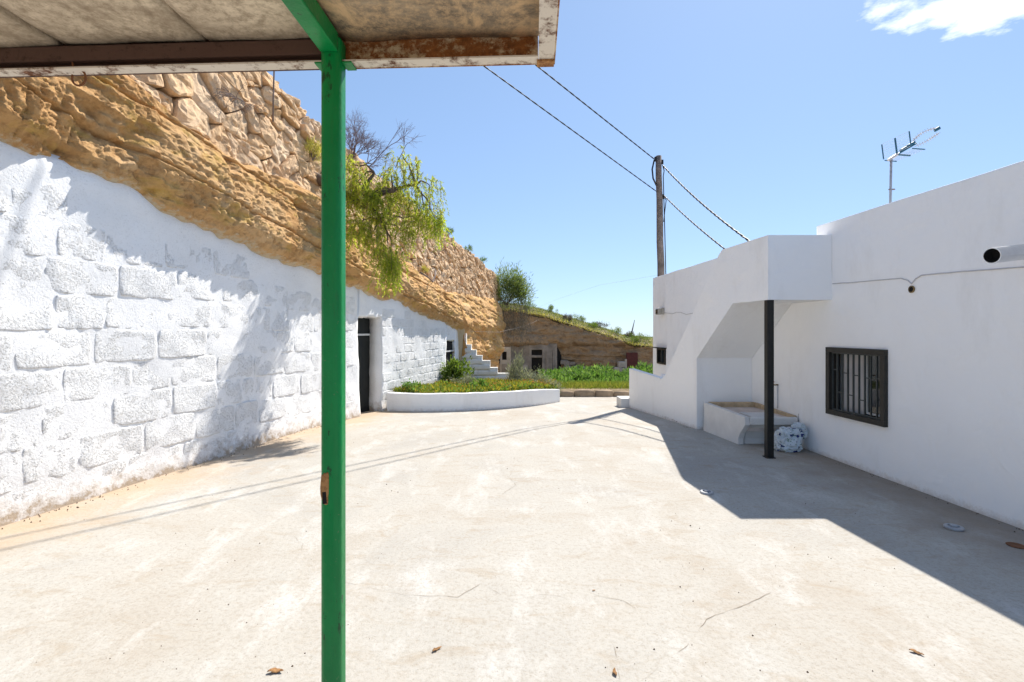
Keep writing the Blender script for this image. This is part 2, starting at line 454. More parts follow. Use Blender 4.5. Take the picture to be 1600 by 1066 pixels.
M['twig'] = simple('grey_twig', (0.16, 0.125, 0.115), 0.9, var=0.2)
M['twig_mauve'] = simple('bare_mauve_twig', (0.19, 0.15, 0.165), 0.9, var=0.2)
M['bark'] = simple('pepper_tree_bark', (0.13, 0.095, 0.070), 0.95, var=0.3, scale=9, bump=0.5)
M['crack'] = simple('crack_dirt', (0.26, 0.215, 0.165), 0.98, var=0.3)
M['dry_leaf'] = simple('dry_leaf_brown', (0.22, 0.115, 0.045), 0.85, var=0.5, scale=40)
M['grit'] = simple('dark_grit', (0.105, 0.07, 0.045), 0.9, var=0.5, scale=20)
M['lamp_body'] = simple('beige_lamp_housing', (0.40, 0.37, 0.31), 0.6, var=0.1)

# green gloss paint with chips and rust freckles
k = MK('green_gloss_paint')
g1 = k.noise(6, 6, 0.6, k.scale((1, 1, 0.35)))
c = k.ramp(g1, [(0.3, (0.0, 0.15, 0.036)), (0.7, (0.001, 0.24, 0.058))])
c = k.mix(k.ramp(k.noise(38, 5, 0.75), [(0.635, 0.0), (0.68, 0.8)]), c, (0.10, 0.20, 0.09))
c = k.mix(k.ramp(k.noise(17, 7, 0.8, k.scale((1, 1, 0.5), loc=(4, 2, 1))), [(0.605, 0.0), (0.63, 0.9)]), c, (0.010, 0.050, 0.020))
c = k.mix(k.ramp(k.noise(30, 6, 0.8, k.scale((1, 1, 0.12), loc=(1, 7, 2))), [(0.58, 0.0), (0.70, 0.55)]), c, (0.03, 0.10, 0.03))
M['green'] = k.done(c, k.bump(k.noise(55, 4, 0.6), 0.25, 0.006), k.ramp(k.noise(12, 4), [(0.3, 0.28), (0.7, 0.48)]))
k.b.inputs['Specular IOR Level'].default_value = 0.3
k.b.inputs['Coat Weight'].default_value = 0.0; k.b.inputs['Coat Roughness'].default_value = 0.18

def rusty(name, paint, amount, rust=(0.16, 0.055, 0.018)):
    k = MK(name)
    n = k.noise(9, 8, 0.72, k.scale((1, 1, 1.4))); n2 = k.noise(48, 6, 0.75)
    rc = k.ramp(n2, [(0.3, tuple(x * 0.4 for x in rust)), (0.55, rust), (0.75, (0.42, 0.19, 0.055))])
    f = k.ramp(k.mix(0.35, n, n2), [(amount - 0.05, 1.0), (amount + 0.04, 0.0)])
    c = k.mix(f, paint, rc)
    return k.done(c, k.bump(k.mix(0.5, f, n2), 0.5, 0.006), 0.75)
M['rust_white'] = rusty('chipped_white_paint_on_rust', (0.66, 0.60, 0.53), 0.46)
M['rust_heavy'] = rusty('heavily_rusted_cream_paint', (0.55, 0.44, 0.30), 0.53, (0.27, 0.10, 0.028))
M['brown_steel'] = rusty('old_red_oxide_primer', (0.095, 0.052, 0.040), 0.42, (0.07, 0.035, 0.022))
M['rust'] = rusty('bare_rust', (0.42, 0.22, 0.085), 0.5, (0.24, 0.09, 0.028))

# fired clay and cement boards of the canopy roof
def board(name, ca, cb, dirt, streak):
    k = MK(name)
    v = k.scale((3.2, 9, 6), rot=(0, 0, 0.75))
    n = k.noise(1.0, 7, 0.7, v, dist=0.4); n2 = k.noise(26, 7, 0.8)
    c = k.ramp(n, [(0.33, ca), (0.62, cb)])
    c = k.mix(k.ramp(n2, [(0.38, 0.7), (0.56, 0.0)]), c, dirt)
    c = k.mix(k.ramp(k.noise(4.2, 8, 0.75, k.scale((1.3, 1, 1), loc=(2, 8, 3)), dist=0.7), [(0.50, 0.0), (0.62, streak)]), c, dirt)
    return k.done(c, k.bump(k.mix(0.4, n, n2), 0.5, 0.012), 0.95)
M['board'] = board('sandy_cement_board', (0.44, 0.36, 0.27), (0.72, 0.61, 0.47), (0.25, 0.19, 0.13), 0.6)
M['board_dark'] = board('stained_cement_board', (0.14, 0.115, 0.09), (0.40, 0.32, 0.23), (0.66, 0.46, 0.27), 0.95)

def leaf_mat(name, ca, cb, cc=None, trans=0.45, tcol=None):
    k = MK(name)
    c = k.ramp(k.island, [(0.0, ca), (0.55, cb), (1.0, cc or cb)])
    big = k.noise(1.7, 4, 0.6)
    c = k.mix(k.ramp(big, [(0.35, 0.35), (0.6, 0.0)]), c, tuple(x * 0.6 for x in ca))
    k.set('Base Color', c); k.b.inputs['Roughness'].default_value = 0.6
    t = k.n.new('ShaderNodeBsdfTranslucent')
    tc_ = k.mix(1.0, c, tcol or (1.5, 1.5, 0.9), 'MULTIPLY'); k.l.new(tc_, t.inputs['Color'])
    mx = k.n.new('ShaderNodeMixShader'); mx.inputs[0].default_value = trans
    k.l.new(k.b.outputs[0], mx.inputs[1]); k.l.new(t.outputs[0], mx.inputs[2]); k.l.new(mx.outputs[0], k.out.inputs['Surface'])
    return k.m
M['leaf_pepper'] = leaf_mat('pepper_tree_leaf', (0.20, 0.275, 0.030), (0.35, 0.42, 0.045), (0.48, 0.49, 0.085), 0.6)
M['leaf_pepper_old'] = leaf_mat('dusty_old_leaf', (0.25, 0.24, 0.06), (0.38, 0.35, 0.10), (0.46, 0.38, 0.15), 0.5)
M['leaf_dark'] = leaf_mat('grey_green_shrub_leaf', (0.085, 0.13, 0.040), (0.15, 0.21, 0.060), (0.23, 0.26, 0.10), 0.45)
M['leaf_straw'] = leaf_mat('grey_dead_twigs', (0.10, 0.09, 0.075), (0.15, 0.13, 0.105), (0.19, 0.165, 0.13), 0.1)
M['leaf_green'] = leaf_mat('fresh_weed_leaf', (0.065, 0.14, 0.030), (0.12, 0.225, 0.045), (0.21, 0.30, 0.10), 0.45)
M['leaf_bush'] = leaf_mat('succulent_bush_leaf', (0.075, 0.13, 0.022), (0.13, 0.20, 0.03), (0.20, 0.255, 0.055), 0.4)
M['leaf_silver'] = leaf_mat('silver_sage_leaf', (0.15, 0.165, 0.12), (0.25, 0.265, 0.20), (0.33, 0.34, 0.27), 0.3)
M['leaf_yellow'] = leaf_mat('yellow_ground_cover', (0.12, 0.16, 0.020), (0.23, 0.235, 0.028), (0.34, 0.25, 0.04), 0.45)
M['grass'] = leaf_mat('meadow_grass_blade', (0.10, 0.15, 0.022), (0.17, 0.20, 0.03), (0.27, 0.25, 0.06), 0.45)
M['flower'] = simple('orange_petals', (0.62, 0.25, 0.03), 0.7, var=0.3)

# crumpled carrier bag: white film with blue print
k = MK('printed_white_plastic')
tcn = k.n.new('ShaderNodeTexCoord').outputs['Object']
pv = k.scale((11, 11, 15), tcn)
vq = k.n.new('ShaderNodeTexVoronoi'); vq.distance = 'CHEBYCHEV'; vq.inputs['Scale'].default_value = 1.0; k.l.new(k.scale((13, 13, 20), tcn, rot=(.2, .1, .3)), vq.inputs['Vector'])
pr = k.math('MULTIPLY', k.math('GREATER_THAN', k.sep(vq.outputs['Color'])[0], 0.76), k.math('LESS_THAN', vq.outputs['Distance'], 0.40))
p2 = k.math('GREATER_THAN', k.noise(2.6, 1, 0.4, k.scale((8, 8, 26), tcn, loc=(3, 5, 1))), 0.66)
c = k.mix(pr, (0.66, 0.72, 0.76), (0.020, 0.032, 0.16))
c = k.mix(p2, c, (0.16, 0.28, 0.20))
M['bag'] = k.done(c, k.bump(k.noise(24, 5, 0.7), 0.6, 0.02), 0.35)

def ground_z(y):
    return np.where(np.asarray(y) > 8.2, -0.045 * (np.asarray(y) - 8.2), 0.0)
def gz(y): return float(ground_z(y))
# ================================================================== THE SETTING
# ---- courtyard slab
xs = np.arange(-6.2, 6.21, 0.10); ys = np.arange(-6.0, 14.21, 0.10)
X, Y = np.meshgrid(xs, ys, indexing='ij')
Z = ground_z(Y) + 0.008 * fbm(X * 0.7, Y * 0.7, seed=3) * np.clip((9 - Y) / 3, 0, 1)
court = build('courtyard', np.stack([X, Y, Z], -1).reshape(-1, 3), grid_faces(len(xs), len(ys)), M['concrete'], smooth=True, fixn=False)
tag(court, 'pale stained concrete yard between the two white walls', kind='structure')

def terrain_z(x, y):
    y = np.asarray(y, float)
    z = np.interp(y, [-500, 8.2, 14.24, 14.26, 16, 26, 30, 60, 600], [-0.08, -0.08, -0.36, -0.09, -0.22, -1.35, -1.45, -2.2, -9.0])
    return z
xs = np.concatenate([np.linspace(-600, -30, 12), np.arange(-24, 24.1, 1.0), np.linspace(30, 600, 12)])
ys = np.concatenate([np.linspace(-300, -12, 8), np.arange(-8, 14.0, 2.0), [14.24, 14.26, 14.6, 15.2], np.arange(16, 40, 1.0), np.linspace(45, 700, 14)])
X, Y = np.meshgrid(xs, ys, indexing='ij')
Z = terrain_z(X, Y) + np.where(Y > 15.5, 0.05 * fbm(X * .6, Y * .6, seed=5), 0)
ter = build('terrain', np.stack([X, Y, Z], -1).reshape(-1, 3), grid_faces(len(xs), len(ys)), M['earth'], smooth=True, fixn=False)
tag(ter, 'dry earth ground falling away behind the yard', kind='structure')

# ---- frame of the long left wall: s along it, off out of it
WD = np.array([0.2195, 0.9756]); WN = np.array([0.9756, -0.2195]); W0 = np.array([-5.27, 0.0])
def W(s, z, off=0.0):
    s = np.asarray(s, float); z = np.asarray(z, float); off = np.asarray(off, float)
    bow = 0.10 * np.exp(-((s - 8.6) / 1.6) ** 2)        # the wall swells a little before the door
    o = off - bow * 0.6
    x = W0[0] + s * WD[0] + o * WN[0]; y = W0[1] + s * WD[1] + o * WN[1]
    return np.stack(np.broadcast_arrays(x, y, z), -1)
S_END = 16.26
def z_top(s):                                           # upper edge of the whitewash
    return np.interp(s, [1.5, 4.2, 5.45, 6.4, 8.7, 9.5, 11.3, 14.8, S_END], [3.6, 3.36, 3.20, 2.98, 2.72, 2.58, 2.42, 1.95, 1.73])
def z_ledge(s):                                         # foot of the dry stone wall
    return np.interp(s, [1.5, 5.3, 5.7, 6.1, 6.7, 7.4, 8.2, 9.2, 13.1, 15.2, 22.0], [4.6, 4.4, 4.3, 4.2, 4.07, 4.04, 4.1, 3.98, 3.24, 2.86, 3.05])
def z_crest(s):                                         # top of the dry stone wall
    return np.interp(s, [1.5, 7.8, 9.2, 10.9, 14.8, 22.2], [6.6, 5.9, 5.6, 5.44, 5.02, 4.2])

# ---- natural tuff face between whitewash and dry stone wall
S_ROCK = 22.6
ss = [1.4]
while ss[-1] < S_ROCK: ss.append(ss[-1] + 0.0042 * max(ss[-1], 3.6))
ss = np.array(ss); nv = 150
vv = np.linspace(0, 1, nv)
S, Vv = np.meshgrid(ss, vv, indexing='ij')
zb0 = z_top(S) - 0.10 + 0.06 * vnoise(S * 1.9, S * 0, seed=41) + 0.035 * vnoise(S * 7, S * 0, seed=42)
gzr = -0.045 * (S * 0.9756 - 8.2) - 0.7
blend = np.clip((S - 16.0) / 0.35, 0, 1); blend = blend * blend * (3 - 2 * blend)
zb = zb0 * (1 - blend) + gzr * blend
zt = z_ledge(S) + 0.05 * vnoise(S * 2.3, S * 0, seed=8) + 0.02
Zr = zb + (zt - zb) * Vv
above = np.where(S < 16.2, Zr - zb0, 9.0)
prof = np.interp(Vv, [0, .06, .18, .42, .75, .93, 1], [-.10, .085, .20, .19, .07, -.02, -.12])
prof_far = np.interp(Vv, [0, .2, .42, .5, .62, .74, .9, 1], [-.18, -.14, -.02, .14, .06, .22, .05, -.12])
off = prof * (1 - blend) + prof_far * blend
amp = np.interp(Vv, [0, .05, .12, .95, 1], [0.15, .6, 1, 1, .4])
# bulges, tilted strata, drip fluting and honeycomb pits
off += amp * 0.11 * fbm(S * 0.8, Zr * 1.1, seed=11, oct=4)
tilt = Zr + 0.16 * S
off += amp * 0.05 * (1 - 2 * np.abs(fbm(S * 1.2, tilt * 5.0, seed=12, oct=3)))
flute = np.abs(fbm(S * 9.5 + 0.8 * Zr, Zr * 3.2 - S * 0.5, seed=13, oct=3, rough=.5))
off -= amp * 0.15 * np.clip(0.26 - flute, 0, 1) * np.interp(Vv, [0, .55, .85, 1], [1, 1, .3, .25]) * np.clip(.75 + 1.3 * fbm(S * .9 + 3, Zr * 1.2, seed=17, oct=2), .15, 1.25)
honey = np.abs(fbm(S * 15, Zr * 9 + S * 2, seed=14, oct=3))
off -= amp * 0.07 * np.clip(0.22 - honey, 0, 1) * 1.6
hole = fbm(S * 1.7 + 9, Zr * 1.9, seed=15, oct=3)
off -= amp * 0.35 * np.clip(hole - 0.36, 0, 1)
fade = np.interp(Vv, [0, .6, .85, 1], [1, 1, .35, .3]) * np.clip(.75 + 1.1 * fbm(S * .9 + 3, Zr * 1.2, seed=17, oct=2), .25, 1.2)
off = off - 0.06 * np.exp(-(((tilt * 1.05 + .10 * fbm(S * 1.5, Zr * 1.5, seed=18)) % .62 - .31) / .018) ** 2) * amp
off += 0.012 * fbm(S * 28, Zr * 28, seed=16, oct=2)
off = off - 0.35 * np.clip((S - 21.2) / 1.4, 0, 1) ** 2
P = W(S, Zr, off)
# a shelf running back under the stones
shelf = P[:, -1, :].copy(); shelf[:, 0] -= 0.75
P = np.concatenate([P, shelf[:, None, :]], 1)
rock = build('rock_face', P.reshape(-1, 3), grid_faces(len(ss), nv + 1), M['rock'], smooth=True, fixn=False)
wa = rock.data.attributes.new('wash', 'FLOAT', 'POINT'); wq = np.concatenate([above, np.full((len(ss), 1), 9.0)], 1); wa.data.foreach_set('value', wq.astype(np.float32).ravel())
tag(rock, 'ochre weathered tuff face above the whitewashed wall', kind='structure')

# ---- the hill behind: closes the top and the far end
hs = np.linspace(1.4, 22.6, 50); hb = np.array([-0.42, -1.2, -2.5, -5, -9, -16, -40])
S, O = np.meshgrid(hs, hb, indexing='ij')
Zh = z_crest(S) - 0.10 + 0.03 * (-O) + 0.08 * fbm(S * .8, O * .8, seed=21)
Ph = W(S, Zh, O)
hill = build('hilltop', Ph.reshape(-1, 3), grid_faces(len(hs), len(hb)), M['earth'], smooth=True, fixn=False)
tag(hill, 'dry earth terrace on top of the stone wall', kind='structure')
EO, EV = np.meshgrid(np.array([-0.40, -1, -2, -4, -8, -20.]), np.linspace(0, 1, 12), indexing='ij')
ze0 = -1.6; Pe = W(22.5 + 0.25 * fbm(EO * 1.3, EV * 4, seed=22) - 0.0 * EO, ze0 + EV * (4.15 - ze0), EO)
endf = build('hill_end', Pe.reshape(-1, 3), grid_faces(6, 12), M['rock'], smooth=True, fixn=False)
tag(endf, 'rock end of the terrace beyond the stone wall', kind='structure')

# ---- whitewashed block wall: a lumpy rendered body, rough blocks standing proud of it
ww = empty('whitewashed_wall', W(8.5, 0, 0)[()], 'long rough whitewashed block wall under the ochre rock, with a narrow dark door', 'wall')
DOOR = (10.02, 10.94, -0.4, 1.96); WIN = (15.0, 15.72, 0.44, 1.37)
ds = 0.06
su = np.unique(np.concatenate([np.arange(1.5, S_END, ds), [DOOR[0], DOOR[1], WIN[0], WIN[1], S_END]]))
nz = 54
S, Vv = np.meshgrid(su, np.linspace(0, 1, nz), indexing='ij')
z0 = -0.15 - 0.045 * np.clip(S * .9756 - 8.2, 0, None)
ztw = z_top(S) + 0.06 * vnoise(S * 1.9, S * 0, seed=41) + 0.035 * vnoise(S * 7, S * 0, seed=42)
Zw = z0 + (ztw - z0) * Vv
# rows of the mesh meet door head and window edges
def snap(Zw, a, b, lev):
    for i, s in enumerate(su):
        if a - 1e-6 <= s <= b + 1e-6:
            j = int(np.argmin(np.abs(Zw[i] - lev))); Zw[i, j] = lev
snap(Zw, DOOR[0], DOOR[1], DOOR[3]); snap(Zw, WIN[0], WIN[1], WIN[2]); snap(Zw, WIN[0], WIN[1], WIN[3])
rag = 0.014 * fbm(S * 2.2, Zw * 2.2, seed=31, oct=4) + 0.007 * fbm(S * 1.3 + 5, Zw * 1.5, seed=34, oct=3) + 0.004 * fbm(S * 7, Zw * 7, seed=32, oct=3) + 0.05 * fbm(S * .5, Zw * .6, seed=33)
toe = 0.05 * np.clip(0.35 - (Zw - z0), 0, .35) / .35
edge_in = -0.10 * np.clip(Vv - 0.96, 0, 1) / 0.04 * 0.5
offw = rag + toe + edge_in - 0.001
Pw = W(S, Zw, offw)
sm = (su[:-1] + su[1:]) / 2; Zm = (Zw[:-1, :-1] + Zw[:-1, 1:]) / 2
mask = np.ones((len(su) - 1, nz - 1), bool)
for (a, b, c0, d0) in (DOOR, WIN):
    inx = (sm > a) & (sm < b)
    mask &= ~(inx[:, None] & (Zm > c0) & (Zm < d0))
body = build('render_coat', Pw.reshape(-1, 3), grid_faces(len(su), nz, mask), M['whitewash_joint'], ww, smooth=True, fixn=False)
sol = body.modifiers.new('thick', 'SOLIDIFY'); sol.thickness = 0.30; sol.offset = -1

def rag_f(s, z): return 0.014 * fbm(s * 2.2, z * 2.2, seed=31, oct=4) + 0.05 * fbm(s * .5, z * .6, seed=33)
def base_off(s, z):
    return float(0.022 * fbm(np.array(s) * 2.2, np.array(z) * 2.2, seed=31, oct=4) + 0.05 * fbm(np.array(s) * .5, np.array(z) * .6, seed=33))
def rough_block(s0, s1, za, zb_, proud, seed, nx=9, nzb=6, mat=None, name='block', parent=None, fn=W, rough=1.0):
    """one rough block: knocked-off corners, uneven face, four edges running back into the wall"""
    u = np.r_[-1, -.965, np.linspace(-.88, .88, nx - 4), .965, 1]; v = np.r_[-1, -.94, np.linspace(-.80, .80, nzb - 4), .94, 1] if nzb > 5 else np.linspace(-1, 1, nzb)
    U, Vb = np.meshgrid(u, v, indexing='ij')
    hw, hh = (s1 - s0) / 2, (zb_ - za) / 2
    sc = (s0 + s1) / 2 + U * hw * (1 - 0.07 * Vb ** 4); zc = (za + zb_) / 2 + Vb * hh * (1 - 0.05 * U ** 4)
    wob = 0.012 * rough
    sc = sc + wob * fbm(sc * 6, zc * 6, seed=seed); zc = zc + wob * fbm(sc * 6 + 40, zc * 6, seed=seed + 1)
    edge = ((np.abs(U) > .99) | (np.abs(Vb) > .99)) * (1.0 if nzb > 5 else .3)
    o = proud + (rag_f(sc, zc) + 0.014 * fbm(sc * 6, zc * 6, seed=32, oct=4) * .5 if fn is W else 0) + 0.012 * rough * fbm(sc * 3, zc * 3, seed=seed + 2) + 0.010 * rough * fbm(sc * 15, zc * 15, seed=seed + 3, oct=3) - 0.003 * edge
    Pf = fn(sc, zc, o).reshape(-1, 3)
    Pb = fn(sc, zc, np.full_like(sc, -0.06)).reshape(-1, 3)
    n = nx * nzb
    F = [tuple(f) for f in grid_faces(nx, nzb)]
    loop = [i * nzb for i in range(nx)] + [(nx - 1) * nzb + j for j in range(1, nzb)] + [i * nzb + nzb - 1 for i in range(nx - 2, -1, -1)] + [j for j in range(nzb - 2, 0, -1)]
    bl = []
    Vt = list(Pf)
    for q in loop: bl.append(len(Vt)); Vt.append(Pb[q])
    for a in range(len(loop)):
        b = (a + 1) % len(loop)
        F.append((loop[a], loop[b], bl[b], bl[a]))
    return build(name, np.array(Vt), F, mat, parent, smooth=True)

def in_hole(s0, s1, za, zb_):
    return any(s1 > a - .01 and s0 < b + .01 and zb_ > c0 and za < d0 + .02 for (a, b, c0, d0) in (DOOR, WIN))
sd = 100
row = 0; z = -0.06
while z < 3.2:
    h = 0.345
    s = 1.6 - (row % 2) * 0.33 + random.uniform(-.05, .05)
    while s < 9.95:
        L = random.choice((0.66, 0.68, 0.68, 0.64, 0.45)) if s > 2 else 0.68
        e = min(s + L, 9.98)
        zc = z + 0.03 * math.sin(s * 1.3) + random.uniform(-.012, .012)
        ztp = float(z_top((s + e) / 2))
        if e - s > .2 and zc + h < ztp - 0.16 - random.uniform(0, .14) and not in_hole(s, e, zc, zc + h) and e > 2.6:
            pr = random.choice((-.0025, -.001, 0.0, 0.001, 0.002, 0.003))
            sd += 5
            rough_block(s + .009, e - .009, zc + .007, zc + h - .007, pr, sd, mat=M['whitewash'], parent=ww, nx=15, nzb=10)
        s += L
    z += h; row += 1
row = 0; z = -0.30
while z < 2.2:
    h = 0.205
    s = 10.96 - (row % 2) * 0.2 + random.uniform(-.02, .02)
    while s < S_END - .05:
        e = min(s + 0.42, S_END - .02); a = max(s, 10.97)
        ztp = float(z_top((a + e) / 2))
        if e - a > .12 and z + h < ztp - 0.12 - random.uniform(0, .1) and not in_hole(a, e, z, z + h):
            sd += 5
            pr = random.choice((-.002, 0.0, 0.001, 0.0025))
            rough_block(a + .010, e - .010, z + .009, z + h - .009, pr, sd, mat=M['whitewash'], parent=ww, nx=9, nzb=7, rough=.6)
        s += 0.42
    z += h; row += 1
# door leaf, transom bar, window leaf
def wall_box(mb, s0, s1, za, zb_, o0, o1):
    B = [W(s0, za, o0), W(s1, za, o0), W(s1, za, o1), W(s0, za, o1)]
    T = [W(s0, zb_, o0), W(s1, zb_, o0), W(s1, zb_, o1), W(s0, zb_, o1)]
    return mb.hexa(B, T)
d = wall_box(MB(), 9.9, 11.02, -0.3, 1.99, -0.345, -0.302).build('door', M['door_paint'], ww)
wall_box(MB(), 10.03, 10.93, 1.56, 1.60, -0.300, -0.27).build('transom_bar', M['wood_white'], d)
w = wall_box(MB(), 14.995, 15.725, 0.435, 1.375, -0.12, -0.075).build('window', M['black'], ww)
wall_box(MB(), 15.0, 15.72, 1.02, 1.06, -0.073, -0.03).build('glazing_bar', M['wood_white'], w)

# ---- stepped end wall of small limewashed blocks
sw = empty('stepped_wall', (-1.1, 15.95, -0.35), 'white stepped block wall running down to the plants at the end of the long wall', 'wall')
col_x = [-1.69, -1.50, -1.34, -1.17, -0.98, -0.72, -0.47, -0.10, 0.15]
col_top = [1.60, 1.23, 1.05, 0.87, 0.70, 0.47, 0.28, 0.05, -0.1]
rowh = 0.185
def FW(sv, zv, o): return np.stack(np.broadcast_arrays(sv, 15.90 - np.asarray(o), zv), -1)
back = MB()
for i in range(len(col_x) - 1):
    back.box(((col_x[i] + col_x[i + 1]) / 2, 16.02, (col_top[i] - .6) / 2), (col_x[i + 1] - col_x[i] - .004, 0.2, col_top[i] + .6 - .02))
back.build('render_coat', M['stepped'], sw)
zr = -0.55; r = 0
while zr < 1.5:
    x = -1.69 + (0.0 if r % 2 else -.19)
    while x < 0.15:
        a = max(x, -1.69); e = min(x + .38, .15)
        # the block stops where the stair of the wall does
        lim = -1.69
        for i in range(len(col_x) - 1):
            if col_top[i] >= zr + rowh - .03: lim = col_x[i + 1]
        e = min(e, lim)
        if e - a > .09:
            sd += 5
            bare = zr > 1.05 and a > -1.6
            rough_block(a + .005, e - .005, zr + .005, zr + rowh - .005, 0.014, sd, mat=M['bare_block'] if bare else M['stepped'], parent=sw, nx=5, nzb=4, fn=FW, rough=.35)
        x += .38
    zr += rowh; r += 1

# ---- dry stone retaining wall
rw = empty('stone_wall', W(11, z_ledge(11.), -.4)[()], 'high dry stone terrace wall of big tawny stones on top of the ochre rock', 'wall')
SO = -0.26
bs = np.linspace(3.0, 22.3, 140); S, Vv = np.meshgrid(bs, np.linspace(0, 1, 16), indexing='ij')
Zb = z_ledge(S) - .25 + (z_crest(S) - z_ledge(S) + .2) * Vv
bk = build('earth_core', W(S, Zb, SO - 0.10 + .06 - .13 * (Zb - z_ledge(S)) + .03 * fbm(S * 3, Zb * 3, seed=51)).reshape(-1, 3), grid_faces(140, 16), M['mortar'], rw, smooth=True, fixn=False)
so2 = bk.modifiers.new('thick', 'SOLIDIFY'); so2.thickness = 0.25; so2.offset = -1
# seeds: rows that get smaller along the wall
seeds = []
s = 3.1
def cell(s): return float(np.interp(s, [3, 6, 9, 11.5, 13, 22], [.58, .52, .40, .32, .25, .24]))
while s < 22.3:
    c = cell(s); za = float(z_ledge(s)) - .02; zc_ = float(z_crest(s)) + .02
    nrow = max(3, round((zc_ - za) / (c * random.uniform(.70, .95) * (1.0 if s < 10.5 else 1.5))))
    off0 = random.random()
    for j in range(nrow):
        seeds.append((s + c * (0.5 * (j % 2) + random.uniform(-.33, .33)), za + (j + .5 + random.uniform(-.20, .20)) * (zc_ - za) / nrow, c))
        if random.random() < .16 * nrow / 3: seeds.append((s + random.uniform(-.5, .5) * c, random.uniform(za + .1, zc_ - .1), c))
    s += c * 1.0
seeds = np.array(seeds)
def clip(poly, nx_, ny_, d_):
    out = []
    for i in range(len(poly)):
        a, b = poly[i], poly[(i + 1) % len(poly)]
        da, db = a[0] * nx_ + a[1] * ny_ - d_, b[0] * nx_ + b[1] * ny_ - d_
        if da <= 0: out.append(a)
        if da * db < 0:
            t = da / (da - db); out.append((a[0] + (b[0] - a[0]) * t, a[1] + (b[1] - a[1]) * t))
    return out
stones = []
wgt = [random.uniform(-.20, .20) * q[2] for q in seeds]
for i, (sx, sz, c) in enumerate(seeds):
    c = c * 1.7 if sx > 10.5 else c * 1.15
    poly = [(sx - c, sz - c), (sx + c, sz - c), (sx + c, sz + c), (sx - c, sz + c)]
    for j, (tx, tz, c2) in enumerate(seeds):
        if i == j or abs(tx - sx) > 2.2 * c or abs(tz - sz) > 2.2 * c: continue
        nx_, ny_ = tx - sx, tz - sz; l = math.hypot(nx_, ny_)
        nx_, ny_ = nx_ / l, ny_ / l
        gap = random.uniform(0.001, 0.008) - (wgt[i] - wgt[j]) * .5
        poly = clip(poly, nx_, ny_, nx_ * (sx + tx) / 2 + ny_ * (sz + tz) / 2 - gap)
        if len(poly) < 3: break
    if len(poly) < 3: continue
    zl = float(z_ledge(sx)) - .04 + random.uniform(0, .07); zc_ = float(z_crest(sx)) + random.uniform(-.05, .05)
    poly = clip(poly, 0, -1, -zl); poly = clip(poly, 0, 1, zc_) if len(poly) > 2 else poly
    if len(poly) < 3: continue
    stones.append((i, poly))
def batter(s, z): return .06 - .13 * (z - z_ledge(s))
def stone_mesh(i, poly):
    pts = []
    n = len(poly)
    cx_ = sum(p[0] for p in poly) / n; cz_ = sum(p[1] for p in poly) / n
    per = sum(math.dist(poly[a], poly[(a + 1) % n]) for a in range(n))
    for a in range(n):
        p, q = poly[a], poly[(a + 1) % n]
        m = max(1, round(math.dist(p, q) / (per / 24)))
        for t in range(m): pts.append((p[0] + (q[0] - p[0]) * t / m, p[1] + (q[1] - p[1]) * t / m))
    P = np.array(pts); C = np.array([cx_, cz_])
    # soften corners
    P = 0.62 * P + 0.19 * np.roll(P, 1, 0) + 0.19 * np.roll(P, -1, 0)
    size = math.sqrt(max(per, .1)) * .11
    P = P + 0.026 * np.stack([fbm(P[:, 0] * 7, P[:, 1] * 7, seed=i), fbm(P[:, 0] * 7 + 30, P[:, 1] * 7, seed=i)], -1)
    proud = random.uniform(-.02, .05); tx, tz = random.uniform(-.09, .09), random.uniform(-.14, .04)
    rings = [(1.0, -0.16), (1.0, -0.012), (.975, .020), (.84, .031), (.62, .034), (.40, .036), (.2, .037)]
    V = []
    m = len(P)
    for f, o in rings:
        Q = C + (P - C) * f
        oo = o + proud + (0.075 * fbm(Q[:, 0] * 4.5 + i, Q[:, 1] * 5, seed=i + 3, oct=3) + .022 * fbm(Q[:, 0] * 15 + i, Q[:, 1] * 15, seed=i + 9, oct=2) + tx * (Q[:, 0] - cx_) + tz * (Q[:, 1] - cz_)) * (1 if o > -.1 else 0)
        V.append(W(Q[:, 0], Q[:, 1], SO + oo + batter(Q[:, 0], Q[:, 1])))
    V = np.concatenate(V + [W(np.array([cx_]), np.array([cz_]), np.array([SO + batter(cx_, cz_) + .037 + proud + 0.03 * random.uniform(-1, 1)]))])
    F = []
    for r_ in range(len(rings) - 1):
        for a in range(m):
            b = (a + 1) % m
            F.append((r_ * m + a, r_ * m + b, (r_ + 1) * m + b, (r_ + 1) * m + a))
    last = (len(rings) - 1) * m
    for a in range(m): F.append((last + a, last + (a + 1) % m, len(V) - 1))
    return V, F
stones.sort(key=lambda t: seeds[t[0]][0])
rest = MB()
for n, (i, poly) in enumerate(stones):
    V, F = stone_mesh(i, poly)
    if n < 295: build('stone', V, F, M['stone'], rw, smooth=False)
    else: rest.add(V, F)
if rest.v: tag(rest.build('stonework', M['stone'], rw, smooth=False), kind='stuff')

